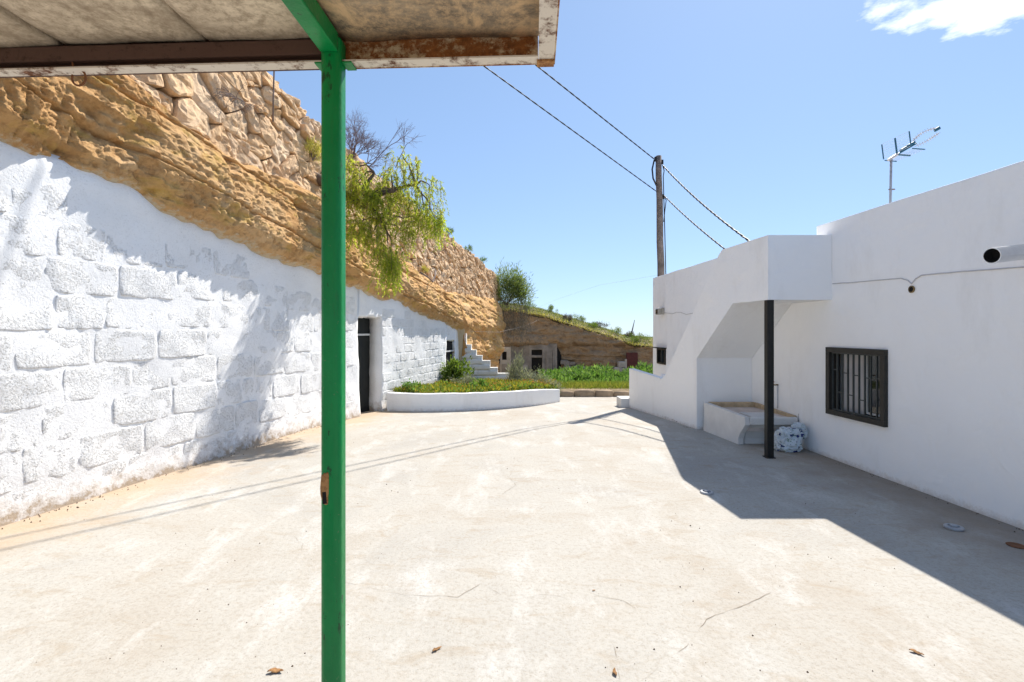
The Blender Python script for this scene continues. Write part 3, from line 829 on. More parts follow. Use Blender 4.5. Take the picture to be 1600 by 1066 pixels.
# ---- cave cliff across the end
CY = 28.0
xs = np.arange(-2.6, 13.0, 0.07); nv = 90
lipx = [-2.6, .2, 1.0, 1.85, 3.9, 5.85, 6.9, 8.2, 13]; lipz = [3.0, 2.9, 2.75, 2.59, 1.96, 1.36, .95, .82, .4]
X, Vv = np.meshgrid(xs, np.linspace(0, 1, nv), indexing='ij')
lz = np.interp(X, lipx, lipz) + .14 * vnoise(X * 1.4, X * 0, seed=61) + .09 * vnoise(X * 4, X * 0, seed=62) + .05 * vnoise(X * 11, X * 0, seed=69)
zb = -1.8; Zc = zb + (lz - zb) * Vv
und = np.interp(Zc, [-1.8, .62, .80, 1.0, 3], [0.62, .55, .35, 0, 0]) * np.interp(X, [-2.6, 2.9, 3.8, 13], [1, 1, .55, .30])
und2 = np.interp(Zc, [-1.8, -.75, -.55, -.3, 3], [.45, .40, .15, 0, 0]) * np.interp(X, [3.2, 4.2, 8, 13], [0, 1, .8, .8])
strat = 0.17 * fbm(X * .25, Zc * 3.4, seed=63, oct=3) + .05 * fbm(X * .5, Zc * 9, seed=64, oct=3)
slot = 0.22 * np.exp(-((Zc - .80 + .03 * np.sin(X)) / .05) ** 2) * (((X > 3.7) & (X < 5.0)) | ((X > 5.9) & (X < 6.6)))
Yc = CY + und + und2 - .65 * fbm(X * .5, Zc * .8, seed=65, oct=6, rough=.62) - strat + slot - .04 * fbm(X * 4, Zc * 4, seed=66) + .25 * (Vv > .985)
hole = fbm(X * 1.1, Zc * 2.2, seed=67, oct=3); Yc += .3 * np.clip(hole - .45, 0, 1)
cl = build('cliff', np.stack([X, Yc, Zc], -1).reshape(-1, 3), grid_faces(len(xs), nv), M['cliff'], smooth=True, fixn=False)
tag(cl, 'shaded brown tuff cliff with cave fronts across the end', kind='structure')
# grassy slope on top of the cliff, falling away behind its crest
hy = np.array([CY + .1, CY + .5, CY + 1.2, CY + 2.2, CY + 3.6, CY + 6, CY + 14, CY + 60, CY + 400])
hx = np.concatenate([np.arange(-3, 13.1, .4), [16, 22, 40, 120, 400]]); 
X, Y = np.meshgrid(hx, hy, indexing='ij')
rise = np.interp(Y - CY, [0.1, .5, 1.2, 2.2, 3.6, 6, 14, 60, 400], [-.02, .12, .27, .42, .46, .2, -1.2, -6, -11])
def cliff_top(x, y):
    return np.interp(x, lipx + [400], lipz + [-6]) + np.interp(np.asarray(y) - CY, [0.1, .5, 1.2, 2.2, 3.6, 6, 14, 60, 400], [-.02, .12, .27, .42, .46, .2, -1.2, -6, -11])
Zs = cliff_top(X, Y) + .06 * fbm(X * .9, Y * .9, seed=68)
hs_ = build('hillside', np.stack([X, Y, Zs], -1).reshape(-1, 3), grid_faces(len(hx), len(hy)), M['earth'], smooth=True, fixn=False)
tag(hs_, 'grassy slope along the top of the cave cliff', kind='structure')

# cave fronts
def front(name, us, zs, occ, y, th, mat, parent):
    V, F = grid_wall(us, zs, occ, lambda u, z_, s_: (u, y + s_ * th, z_))
    return build(name, V, F, mat, parent)
cf = empty('cave_house', (1.6, 28.0, -1.45), 'grey walled cave front under the brown cliff with a black doorway and transom opening', 'cave house')
us = [-.10, 1.05, 1.14, 1.75, 1.84, 2.62]; zs = [-1.7, .10, .18, .26, .56, .60, .92]
us2 = [-.10, 1.14, 1.75, 2.62]; zs2 = [-1.7, .13, .27, .58, .95]
fr = front('front_wall', us2, zs2, lambda i, j: not (i == 1 and j in (0, 2)), 28.10, .3, M['facade'], cf)
MB().box((1.445, 28.21, -.6), (.605, .06, 1.45)).build('door', M['black'], cf)
wnd = MB().box((1.445, 28.21, .425), (.605, .06, .305)).build('window', M['black'], cf)
fm = MB()
fm.box((1.06, 28.085, -.55), (.13, .03, 2.3)).box((1.83, 28.085, -.55), (.13, .03, 2.3)).box((1.445, 28.09, .20), (.62, .03, .11)).box((1.445, 28.085, .655), (.9, .07, .12))
fm.build('door_frame', M['facade'], cf)
MB().box((2.16, 28.075, -.55), (.34, .05, 2.2)).box((2.40, 28.09, -.55), (.08, .06, 2.2)).build('pilaster', M['facade'], cf)
MB().add([(2.60, 28.12, -1.7), (2.86, 28.5, -1.7), (2.92, 28.5, .3), (2.72, 28.3, .62), (2.48, 28.12, .95), (2.60, 28.13, -1.7)], [(0, 1, 2, 3, 4)]).build('side_opening', M['black'], cf)
for (x, z_, w_, h_) in ((.35, -.75, .5, .38), (.78, -.9, .3, .3), (.3, -.3, .42, .3), (.75, -.45, .36, .28)):
    MB().box((x, 28.095, z_), (w_, .05, h_)).build('stone', M['facade_pale'], cf, bevel=.03)
sb = empty('cave_shed', (-.25, 26.9, -1.4), 'small pale cave front with one dark window at the inner corner of the cliff', 'cave house')
V, F = grid_wall([-.68, -.55, -.30, -.07], [-1.7, .06, .52, .78], lambda i, j: not (i == 1 and j == 1), lambda u, z_, s_: (u, 26.95 + s_ * .25, z_))
build('front_wall', V, F, M['facade_pale'], sb)
MB().box((-.425, 27.17, .29), (.3, .04, .5)).build('window', M['black'], sb)
MB().box((-.43, 26.925, -.86), (.30, .05, 1.40)).build('door', M['facade'], sb)
MB().box((-.74, 26.93, .18), (.13, .10, .62)).build('dark_gap', M['black'], sb)
rs = empty('stone_patch', (3.2, 28.2, -1.45), 'pale patched masonry in the foot of the cliff beside the cave doorway', 'masonry')
for q in range(26):
    cx_ = 2.85 + random.random() * 1.35; cz_ = -1.4 + random.random() * (1.55 - .5 * (cx_ - 2.85))
    MB().box((cx_, 28.38, cz_), (random.uniform(.22, .42), .22, random.uniform(.16, .3)), rz=random.uniform(-.06, .06)).build('stone', M['facade_pale'] if q % 3 == 0 else M['facade'], rs, bevel=.035)
cd = empty('cave_door', (6.9, 28.0, -1.45), 'dark red door in the foot of the cliff beside pale stones and the white stair wall', 'door')
MB().box((6.95, 28.02, -.55), (.66, .08, 1.95)).build('door_leaf', M['door_red'], cd)
MB().box((6.58, 28.0, -.75), (.10, .2, 1.6)).build('jamb', M['facade_pale'], cd)
for (x, z_, w_, h_) in ((6.32, -.25, .42, .34), (6.12, -.55, .46, .28), (6.36, -.62, .38, .36), (6.15, -.95, .5, .4), (6.4, -1.1, .34, .5)):
    MB().box((x, 27.99, z_), (w_, .3, h_), rz=random.uniform(-.15, .15)).build('stone', M['facade_pale'], cd, bevel=.05)
# ================================================================== THE HOUSE ON THE RIGHT
def fx(y): return 4.27 - 0.055 * (y - 4.03)            # plane of its front
def sx_(y): return 3.32 - 0.11 * (y - 6.27)            # plane of the stair wall
house = empty('white_house', (7, 5.5, 0), 'white plastered flat roofed house with a barred dark window and an outside stair', 'house')
H_TOP = 3.08
# small dark window near the far end is set into the front, so cut it as well
def dense(vals, step):
    out = []
    for p, q in zip(vals[:-1], vals[1:]):
        m = max(1, round((q - p) / step)); out += [p + (q - p) * t_ / m for t_ in range(m)]
    return out + [vals[-1]]
us = dense([-2.0, 5.41, 6.31, 6.57, 7.9, 12.03, 12.60, 12.97], .22); zs = dense([-.6, .595, .82, 1.22, 1.43, 2.25, H_TOP], .22)
def occ(i, j):
    u, z = (us[i] + us[i + 1]) / 2, (zs[j] + zs[j + 1]) / 2
    if 5.41 < u < 6.31 and .595 < z < 1.43: return False
    if 6.57 < u < 7.9 and z > 2.25: return False
    if 12.03 < u < 12.60 and .82 < z < 1.22: return False
    return True
def front_pt(u, z, s):                                  # hand-floated render: a few millimetres out of true
    w_ = .006 * float(fbm(np.array(u * 1.1), np.array(z * 1.1), seed=44, oct=3))
    near = min(abs(u - 5.41), abs(u - 6.31)) < .05 and .55 < z < 1.5
    dz = .008 * float(fbm(np.array(u * 1.4), np.array(s * 3.0), seed=45, oct=3)) if z > H_TOP - .01 else 0
    return (fx(u) + .25 * s + (0 if near else w_), u, z + dz)
V, F = grid_wall(us, zs, occ, front_pt)
build('front_wall', V, F, M['plaster'], house, bevel=.016)
MB().hexa([(fx(12.97) + .25, 12.72, -.6), (10.5, 12.72, -.6), (10.5, 12.965, -.6), (fx(12.97) + .25, 12.965, -.6)],
          [(fx(12.97) + .25, 12.72, H_TOP), (10.5, 12.72, H_TOP), (10.5, 12.965, H_TOP), (fx(12.97) + .25, 12.965, H_TOP)]).build('end_wall', M['plaster'], house)
MB().box((10.63, 5.48, 1.24), (.25, 14.96, 3.68)).build('back_wall', M['plaster'], house)
MB().hexa([(fx(-2) + .25, -1.99, -.6), (10.5, -1.99, -.6), (10.5, -1.75, -.6), (fx(-1.75) + .25, -1.75, -.6)],
          [(fx(-2) + .25, -1.99, H_TOP), (10.5, -1.99, H_TOP), (10.5, -1.75, H_TOP), (fx(-1.75) + .25, -1.75, H_TOP)]).build('end_wall', M['plaster'], house)
MB().hexa([(fx(-1.75) + .252, -1.748, 2.08), (10.498, -1.748, 2.08), (10.498, 12.718, 2.08), (fx(12.72) + .252, 12.718, 2.08)],
          [(fx(-1.75) + .252, -1.748, 2.22), (10.498, -1.748, 2.22), (10.498, 12.718, 2.22), (fx(12.72) + .252, 12.718, 2.22)]).build('roof', M['plaster'], house)
# return of the taller parapet beside the head of the stair
MB().hexa([(fx(6.57) + .252, 6.32, 2.222), (8.6, 6.32, 2.222), (8.6, 6.568, 2.222), (fx(6.57) + .252, 6.568, 2.222)],
          [(fx(6.57) + .252, 6.32, H_TOP - .02), (8.6, 6.32, H_TOP - .02), (8.6, 6.568, H_TOP - .02), (fx(6.57) + .252, 6.568, H_TOP - .02)]).build('parapet', M['plaster'], house)

def fbox(y0, y1, z0, z1, o0, o1, mb=None):
    """box on the house front; o is measured out of the wall"""
    mb = mb or MB()
    B = [(fx(y0) - o0, y0, z0), (fx(y1) - o0, y1, z0), (fx(y1) - o1, y1, z0), (fx(y0) - o1, y0, z0)]
    return mb.hexa(B, [(p[0], p[1], z1) for p in B])
# barred window: outer frame, grille, sliding leaves, curtain
wy0, wy1, wz0, wz1 = 5.412, 6.308, .597, 1.428
win = MB()
t = .046
fbox(wy0 - .018, wy1 + .018, wz1 - t, wz1 + .018, -.10, .045, win); fbox(wy0 - .018, wy1 + .018, wz0 - .018, wz0 + t, -.10, .045, win)
fbox(wy0 - .018, wy0 + t, wz0 + t, wz1 - t, -.10, .045, win); fbox(wy1 - t, wy1 + .018, wz0 + t, wz1 - t, -.10, .045, win)
win = win.build('window', M['window_metal'], house, bevel=.004)
iy0, iy1, iz0, iz1 = wy0 + t, wy1 - t, wz0 + t, wz1 - t
bt = .014
gy = [iy1 - (iy1 - iy0) * q / 9 for q in range(10)]
for q in range(10):
    y = min(max(gy[q], iy0 + bt / 2), iy1 - bt / 2)
    fbox(y - bt / 2, y + bt / 2, iz0 + .002, iz1 - .002, -.012, .006).build('bar', M['bar_metal'], win)
for q, zf in enumerate((.70, .32, .66, .30, .64, .25, .62, .60, .63)):
    z = iz0 + (iz1 - iz0) * zf
    fbox(gy[q + 1] + bt / 2, gy[q] - bt / 2, z - .006, z + .006, -.010, .004).build('cross_bar', M['bar_metal'], win)
fbox(iy0, iy1, iz0 + .001, iz0 + .016, -.012, .007).build('rail', M['bar_metal'], win)
fbox(iy0, iy1, iz1 - .016, iz1 - .001, -.012, .007).build('rail', M['bar_metal'], win)
fbox(iy0 + .001, iy0 + .36, iz0 + .03, iz1 - .02, -.125, -.115).build('pane', M['glass'], win)
fbox(iy0 + .36, iy0 + .395, iz0 + .02, iz1 - .01, -.13, -.095).build('sash', M['sash'], win)
fbox(iy0 + .001, iy0 + .36, iz0 + .012, iz0 + .035, -.13, -.095).build('sash', M['sash'], win)
cv = MB()
n = 26; pts = []
for q in range(n + 1):
    y = iy0 + .40 + (iy1 - iy0 - .44) * q / n
    pts.append((y, -.105 - .014 * math.sin(q * 1.9) - .006 * math.sin(q * .7)))
Vc = [(fx(y) - o, y, z) for y, o in pts for z in (iz0 - .03, iz1 + .02)]
Vc += [(fx(y) - o + .006, y, z) for y, o in pts for z in (iz0 - .03, iz1 + .02)]
m2 = 2 * (n + 1)
Fc = [(2 * q, 2 * q + 2, 2 * q + 3, 2 * q + 1) for q in range(n)] + [(m2 + 2 * q, m2 + 2 * q + 1, m2 + 2 * q + 3, m2 + 2 * q + 2) for q in range(n)]
cv.add(Vc, Fc).build('curtain', M['curtain'], win, smooth=True, fixn=False)
fbox(iy0 - .02, iy1 + .02, iz0 - .03, iz1 + .02, -.238, -.232).build('dark_interior', M['black'], win)
# small hooded window at the far end
sw_ = MB()
fbox(12.03, 12.60, .82, .86, -.06, .03, sw_); fbox(12.03, 12.60, 1.18, 1.22, -.06, .03, sw_); fbox(12.03, 12.08, .86, 1.18, -.06, .03, sw_); fbox(12.55, 12.60, .86, 1.18, -.06, .03, sw_)
sw_ = sw_.build('window', M['black_metal'], house)
fbox(11.98, 12.65, 1.222, 1.245, -.0, .12).build('hood', M['black_metal'], sw_)
fbox(12.08, 12.55, .86, 1.18, -.05, -.04).build('pane', M['glass'], sw_)
fbox(12.30, 12.33, .86, 1.18, -.04, .02).build('bar', M['bar_metal'], sw_)
# spout through the front wall
py_ = 3.80
d0 = Vector((3.77, py_, 2.245)); d1 = Vector((fx(py_) + .02, py_ + .12, 2.315))
ax = (d1 - d0).normalized()
mb = MB(); n = 28
u_ = ax.cross(Vector((0, 0, 1))).normalized(); v_ = u_.cross(ax)
Vp = []
for r_, p in ((.062, d0), (.062, d1), (.056, d1), (.056, d0)):
    for k_ in range(n): Vp.append(p + (u_ * math.cos(2 * math.pi * k_ / n) + v_ * math.sin(2 * math.pi * k_ / n)) * r_)
Fp = [(i * n + k_, i * n + (k_ + 1) % n, ((i + 1) % 4) * n + (k_ + 1) % n, ((i + 1) % 4) * n + k_) for i in range(4) for k_ in range(n)]
sp = mb.add(Vp, Fp).build('spout', M['galv'], house, smooth=True)
sp.data.polygons.foreach_set('use_smooth', [True] * len(sp.data.polygons))
em = sp.modifiers.new('edge', 'EDGE_SPLIT'); em.split_angle = R(40)
MB().tube([d0 + ax * .10, d0 + ax * .11], .0555, n).build('spout_bore', M['black'], house)
# old painted-over cable along the front, dipping round an open junction hole
def on_front(y, z, o=.006): return Vector((fx(y) - o, y, z))
path = [on_front(6.25, 2.268), on_front(5.9, 2.247), on_front(5.5, 2.235), on_front(5.22, 2.222), on_front(5.14, 2.195), on_front(5.09, 2.150), on_front(5.04, 2.200), on_front(4.97, 2.228), on_front(4.6, 2.215), on_front(4.2, 2.195), on_front(3.8, 2.175), on_front(3.2, 2.15), on_front(2.4, 2.12)]
fine = []
for a, b in zip(path[:-1], path[1:]):
    for q in range(4): fine.append(a.lerp(b, q / 4) + Vector((0, 0, random.uniform(-.002, .002))))
fine.append(path[-1])
MB().tube(fine, .0055, 6).build('wall_cable', M['cable_grey'], house, smooth=True)
jm = MB().lathe(on_front(5.09, 2.093, .0), [(.038, 0), (.038, .012), (.030, .014), (.028, .004)], 18, Matrix.Rotation(R(-90), 3, 'Y'))
jb = jm.build('junction_hole', M['brass'], house)
MB().lathe(on_front(5.09, 2.093, .005), [(.026, 0), (.026, .003), (.010, .004)], 14, Matrix.Rotation(R(-90), 3, 'Y')).build('socket', M['black'], jb)

# ---- outside stair with landing
st = empty('outdoor_staircase', (3.4, 8.6, 0), 'white plastered outside stair with solid side wall and a landing on a black post', 'staircase')
poly = [(6.39, 2.06), (6.39, 2.90), (7.36, 2.895), (7.46, 2.83), (9.40, .80), (9.60, .70), (11.38, .76), (11.38, -.5), (8.15, -.5), (8.15, 1.20), (7.08, 2.06)]
MB().prism(poly, lambda y, z: (sx_(y), y, z), lambda y, z: (sx_(y) + .12, y, z)).build('side_wall', M['plaster'], st)
MB().hexa([(sx_(6.27), 6.27, 2.06), (fx(6.27) - .001, 6.27, 2.06), (fx(6.39) - .001, 6.389, 2.06), (sx_(6.39), 6.389, 2.06)],
          [(sx_(6.27), 6.27, 2.90), (fx(6.27) - .001, 6.27, 2.90), (fx(6.39) - .001, 6.389, 2.90), (sx_(6.39), 6.389, 2.90)]).build('landing_parapet', M['plaster'], st)
pf = [(6.391, 2.06), (6.391, 2.20), (7.88, 2.20), (10.62, -.03), (10.62, -.5), (8.15, -.5), (8.15, 1.20), (7.08, 2.06)]
MB().prism(pf, lambda y, z: (sx_(y) + .121, y, z), lambda y, z: (fx(y) - .001, y, z)).build('flight', M['plaster'], st)
for q in range(11):
    y1 = 10.65 - .25 * q; y0 = y1 - .25; zt_ = .20 * (q + 1) - .02
    MB().hexa([(sx_(y0) + .122, y0, zt_ - .30), (fx(y0) - .002, y0, zt_ - .30), (fx(y1) - .002, y1 - .002, zt_ - .30), (sx_(y1) + .122, y1 - .002, zt_ - .30)],
              [(sx_(y0) + .122, y0, zt_), (fx(y0) - .002, y0, zt_), (fx(y1) - .002, y1 - .002, zt_), (sx_(y1) + .122, y1 - .002, zt_)]).build('step', M['plaster'], st)
MB().box((2.86, 11.62, -.07), (.60, .46, .28)).build('step', M['trough'], st, bevel=.015)
# cap of the low wall, weathered grey
MB().hexa([(sx_(9.62) - .004, 9.62, .703), (sx_(9.62) + .124, 9.62, .703), (sx_(11.38) + .124, 11.384, .763), (sx_(11.38) - .004, 11.384, .763)],
          [(sx_(9.62) - .004, 9.62, .718), (sx_(9.62) + .124, 9.62, .718), (sx_(11.38) + .124, 11.384, .778), (sx_(11.38) - .004, 11.384, .778)]).build('coping', M['plaster'], st, bevel=.004)
post = MB().box((3.365, 6.33, 1.03), (.088, .088, 2.06)).build('post', M['black_metal'], st, bevel=.008)
MB().box((3.365, 6.33, .006), (.115, .115, .012)).build('base_plate', M['black_metal'], post)

# ---- wash trough in the recess under the landing
tr = empty('wash_trough', (3.6, 7.4, 0), 'low white cement wash trough with ochre rims under the stair landing', 'trough')
def tf(y): return fx(y) - .002
# walls: left panel with a curved front edge, front lip with hollow apron, back rim
prof = [(8.05, -.05), (8.05, .47), (6.93, .425), (6.915, .31), (6.96, .25), (7.03, .17), (7.065, .09), (7.075, -.05)]
xl = lambda y: 3.33 - .13 * (y - 6.93) / 1.1
MB().prism(prof, lambda y, z: (xl(y) - .045 * max(0, .3 - z), y, z), lambda y, z: (xl(y) + .075, y, z)).build('side_panel', M['trough'], tr, bevel=.008)
pa = [(6.925, .425), (6.905, .41), (6.905, .315), (6.99, .29), (7.06, .20), (7.10, .08), (7.105, -.05), (7.20, -.05), (7.17, .30), (7.02, .35), (7.0, .41)]
x0 = lambda y: xl(6.93) + .078
MB().prism(pa, lambda y, z: (x0(y), y, z), lambda y, z: (4.08 - .10 * max(0, .32 - z), y, z)).build('apron', M['trough'], tr, bevel=.006)
# basin floor: rubbed cement sloping to the back, rims of bare ochre render
MB().hexa([(xl(7.0) + .08, 7.02, .2), (4.07, 7.02, .2), (4.02, 7.98, .2), (xl(7.98) + .08, 7.98, .2)],
          [(xl(7.0) + .08, 7.02, .36), (4.07, 7.02, .395), (4.02, 7.98, .40), (xl(7.98) + .08, 7.98, .40)]).build('basin', M['trough_floor'], tr)
MB().hexa([(xl(8.05) + .08, 7.985, .2), (4.04, 7.985, .2), (4.03, 8.08, .2), (xl(8.05) + .08, 8.08, .2)],
          [(xl(8.05) + .08, 7.985, .475), (4.04, 7.985, .475), (4.03, 8.08, .475), (xl(8.05) + .08, 8.08, .475)]).build('back_rim', M['trough_rim'], tr, bevel=.006)
MB().hexa([(4.055, 6.96, .33), (4.10, 6.96, .33), (4.05, 7.98, .33), (4.0, 7.98, .33)],
          [(4.055, 6.96, .435), (4.10, 6.96, .435), (4.05, 7.98, .475), (4.0, 7.98, .475)]).build('wall_rim', M['trough_rim'], tr, bevel=.006)
for q in range(9):
    y = 7.10 + q * .045
    MB().box((3.72, y, .397), (.42, .022, .014)).build('rubbing_rib', M['trough'], tr, bevel=.006)

# ---- tap on the wall, red handle
ty = 7.42
tp = empty('water_tap', (fx(ty), ty, .83), 'small brass tap with a red handle on the house wall above the trough', 'tap')
X0 = fx(ty)
MB().tube([(X0 - .001, ty, .83), (X0 - .10, ty, .83), (X0 - .125, ty, .815), (X0 - .13, ty, .775)], [.011, .012, .012, .010], 10).build('spout', M['brass'], tp, smooth=True)
MB().tube([(X0 - .075, ty, .84), (X0 - .075, ty, .87)], .008, 8).build('stem', M['brass'], tp)
MB().box((X0 - .095, ty, .875), (.075, .02, .014)).build('handle', M['red'], tp, bevel=.005)
MB().tube([(X0 - .008, ty + .0, .82), (X0 - .008, ty, .5), (X0 - .012, ty, .47)], .008, 8).build('supply_pipe', M['cable_grey'], tp, smooth=True)
MB().tube([(4.115, 6.935, .47), (4.115, 6.935, .03)], .010, 8).build('drain_pipe', M['cable_grey'], tr)

# ---- crumpled printed bag
bm = bmesh.new()
bmesh.ops.create_icosphere(bm, subdivisions=5, radius=1)
P = np.array([v.co[:] for v in bm.verts])
sgn = lambda a, p: np.sign(a) * np.abs(a) ** p
Q = np.stack([sgn(P[:, 0], .72) * .165, sgn(P[:, 1], .72) * .13, sgn(P[:, 2], .75) * .165], 1)
cr = np.abs(fbm(P[:, 0] * 3.2, P[:, 1] * 3.2, P[:, 2] * 3.2, seed=71, oct=4)); cr2 = fbm(P[:, 0] * 1.5, P[:, 1] * 1.5, P[:, 2] * 1.5, seed=72)
Q *= (1 + .62 * (.20 - cr) + .20 * cr2)[:, None]
Q[:, 0] += .25 * np.clip(Q[:, 2], 0, 1) * .8
Q[:, 2] = np.maximum(Q[:, 2], -.145) + .145
Q += np.array([3.82, 6.70, 0.002])
bag = empty('carrier_bag', (3.85, 6.70, 0), 'crumpled white and blue printed plastic bag on the ground beside the trough', 'bag')
build('sack', Q, [tuple(v.index for v in f.verts) for f in bm.faces], M['bag'], bag, smooth=True)
Q2 = P * np.array([.085, .075, .065]); cr = np.abs(fbm(P[:, 0] * 3.5 + 7, P[:, 1] * 3.5, P[:, 2] * 3.5, seed=75, oct=4)); Q2 *= (1 + .9 * (.2 - cr))[:, None]
Q2 += np.array([3.985, 6.72, .315])
build('tied_neck', Q2, [tuple(v.index for v in f.verts) for f in bm.faces], M['bag'], bag, smooth=True)
Q3 = P * np.array([.055, .05, .075]); cr = np.abs(fbm(P[:, 0] * 3.5 + 17, P[:, 1] * 3.5, P[:, 2] * 3.5, seed=76, oct=4)); Q3 *= (1 + .9 * (.2 - cr))[:, None]
Q3 += np.array([4.035, 6.71, .235])
build('tied_neck', Q3, [tuple(v.index for v in f.verts) for f in bm.faces], M['bag'], bag, smooth=True)
bm.free()

# ---- flood lamp with its loose cable
ly = 12.27
fl = empty('flood_lamp', (fx(ly), ly, 2.15), 'small beige flood lamp with a loose cable high on the far end of the house', 'lamp')
MB().box((fx(ly) - .10, ly, 2.15), (.09, .20, .15)).build('housing', M['lamp_body'], fl, bevel=.01)
MB().box((fx(ly) - .148, ly, 2.15), (.008, .16, .11)).build('lens', M['glass'], fl)
MB().box((fx(ly) - .03, ly - .12, 2.16), (.06, .05, .16)).build('bracket', M['lamp_body'], fl)
pts = [on_front(12.15, 2.12), on_front(11.9, 2.10), on_front(11.6, 2.07), on_front(11.35, 2.10), on_front(11.1, 2.085), on_front(10.8, 2.03), on_front(10.5, 2.04), on_front(10.2, 2.10), on_front(9.9, 2.16)]
MB().tube(pts, .006, 6).build('cable', M['cable_grey'], fl, smooth=True)

# ---- aerial on the roof
base = Vector((6.62, 8.5, 2.22)); top = Vector((6.665, 8.5, 4.69))
an = empty('roof_aerial', base, 'teal television aerial on a thin mast standing on the white roof', 'aerial')
MB().tube([base, base.lerp(top, .5), top], .020, 10).build('mast', M['antenna_grey'], an, smooth=True)
MB().box(base.lerp(top, .78) + Vector((.02, 0, 0)), (.10, .03, .018)).build('clamp', M['twig'], an)
b_ = Vector((.80, .03, .46)).normalized(); h_ = Vector((.0375, -1, 0)).normalized(); n_ = h_.cross(b_).normalized()
if n_.z < 0: n_ = -n_
C0 = top + b_ * .10 + Vector((.02, 0, .02))
MB().tube([top + b_ * -.06, C0], .024, 8).build('bracket', M['antenna_grey'], an)
MB().tube([C0, C0 + b_ * .40], .013, 8).build('boom', M['antenna_blue'], an)
up_ = (n_ * .92 + b_ * .38).normalized(); dn_ = (-n_ * .55 + b_ * .83).normalized()
for side in (-1, 0, 1):
    o = C0 + h_ * (.29 * side)
    r_ = .014 if side == 0 else .010
    MB().tube([o + up_ * .02, o + up_ * .29], r_, 6).build('reflector_arm', M['antenna_blue'], an)
    MB().tube([o + dn_ * .02, o + dn_ * .24], r_, 6).build('reflector_arm', M['antenna_blue'], an)
for q in range(7):
    o = C0 + up_ * (.04 + .042 * q); MB().tube([o - h_ * .30, o + h_ * .30], .0028, 5).build('reflector_rod', M['antenna_grey'], an)
for q in range(5):
    o = C0 + dn_ * (.05 + .045 * q); MB().tube([o - h_ * .30, o + h_ * .30], .0028, 5).build('reflector_rod', M['antenna_grey'], an)
MB().box(C0 + b_ * .18 + n_ * .02, (.18, .05, .06), M=Matrix((b_, h_, n_)).transposed()).box(C0 + b_ * .30 + n_ * .035, (.16, .06, .045), M=Matrix((b_, h_, n_)).transposed()).build('dipole_box', M['antenna_blue'], an, bevel=.008)
s0_ = C0 + b_ * .36; tip = C0 + b_ * .86
arc = [s0_ + (tip - s0_) * q / 10 + n_ * (.035 + .075 * math.sin(math.pi * min(q / 10 * .8 + .12, 1))) for q in range(11)]
low = [s0_ + (tip - s0_) * q / 10 - n_ * (.035 + .02 * math.sin(math.pi * q / 10)) for q in range(11)]
MB().tube(arc, .006, 6).build('director_rail', M['antenna_grey'], an); MB().tube(low, .006, 6).build('director_rail', M['antenna_grey'], an)
for q in range(1, 10):
    for L_ in (arc, low):
        MB().tube([L_[q] - h_ * .07, L_[q] + h_ * .07], .0035, 5).tube([L_[q] - n_ * .035, L_[q] + n_ * .035], .0035, 5).build('director', M['antenna_grey'], an)
MB().box(tip + n_ * .035, (.10, .045, .055), M=Matrix((b_, h_, n_)).transposed()).build('end_clip', M['antenna_blue'], an, bevel=.01)

# ---- wooden pole behind the house with twisted cables
up = empty('utility_pole', (4.10, 13.30, gz(13.3)), 'weathered wooden utility pole rising behind the white house', 'utility pole')
pb, pt = Vector((4.17, 13.30, -.6)), Vector((4.03, 13.30, 6.47))
MB().tube([pb.lerp(pt, q / 12) + Vector((.008 * math.sin(q * 2.1), 0, 0)) for q in range(13)], [.115 - .003 * q for q in range(13)], 14).build('shaft', M['pole_wood'], up, smooth=True)
def pz(z): return pb.lerp(pt, (z + .6) / 7.07)
for z, sd_ in ((6.30, 1), (6.38, -1), (5.35, 1)):
    c_ = pz(z)
    MB().box(c_ + Vector((.09 * sd_, -.02, 0)), (.06, .05, .12)).build('bracket', M['black_metal'], up)
MB().tube([pz(6.38) + Vector((-.12, 0, -.02)), pz(6.1) + Vector((-.19, -.03, 0)), pz(5.85) + Vector((-.17, -.03, 0)), pz(5.65) + Vector((-.09, -.05, 0))], .022, 7).build('cable_tail', M['wire'], up, smooth=True)
MB().tube([pz(6.2) + Vector((.10, -.04, 0)), pz(6.05) + Vector((.13, -.05, 0)), pz(5.9) + Vector((.10, -.06, 0)), pz(4.5) + Vector((.115, -.05, 0)), pz(3.2) + Vector((.12, -.05, 0)), pz(2.3) + Vector((.12, -.05, 0))], .013, 6).build('down_cable', M['wire'], up, smooth=True)
MB().tube([pz(5.33) + Vector((.10, -.04, .03)), pz(5.2) + Vector((.17, -.05, .05)), pz(5.0) + Vector((.12, -.06, -.1)), pz(4.75) + Vector((.09, -.06, -.1))], .013, 6).build('cable_tail', M['wire'], up, smooth=True)
def cable(name, a, b, sag, rad, label, twist=True, n=120):
    a, b = Vector(a), Vector(b); t_ = (b - a).normalized()
    e = t_.cross(Vector((0, 0, 1))).normalized(); f = e.cross(t_)
    L_ = (b - a).length
    mb = MB()
    strands = 2 if twist else 1
    for k_ in range(strands):
        P_ = []
        N_ = int(L_ * 14) if twist else n
        for q in range(N_ + 1):
            w_ = q / N_; p = a.lerp(b, w_) - Vector((0, 0, sag * 4 * w_ * (1 - w_)))
            if twist:
                ph = w_ * L_ * 2 * math.pi / .45 + k_ * math.pi
                p = p + (e * math.cos(ph) + f * math.sin(ph)) * rad * .55
            P_.append(p)
        mb.tube(P_, rad, 5)
    return tag(mb.build(name, M['wire'], smooth=True), label, 'cable', 'cables on the wooden pole')
cA = pz(6.36) + Vector((-.10, -.02, 0)); pA = Vector((.519, 9.8, 7.02)); eA = cA + (pA - cA) * 2.25
cable('power_cable', cA, eA, .0, .0105, 'upper twisted black cable from the pole top up to the canopy corner')
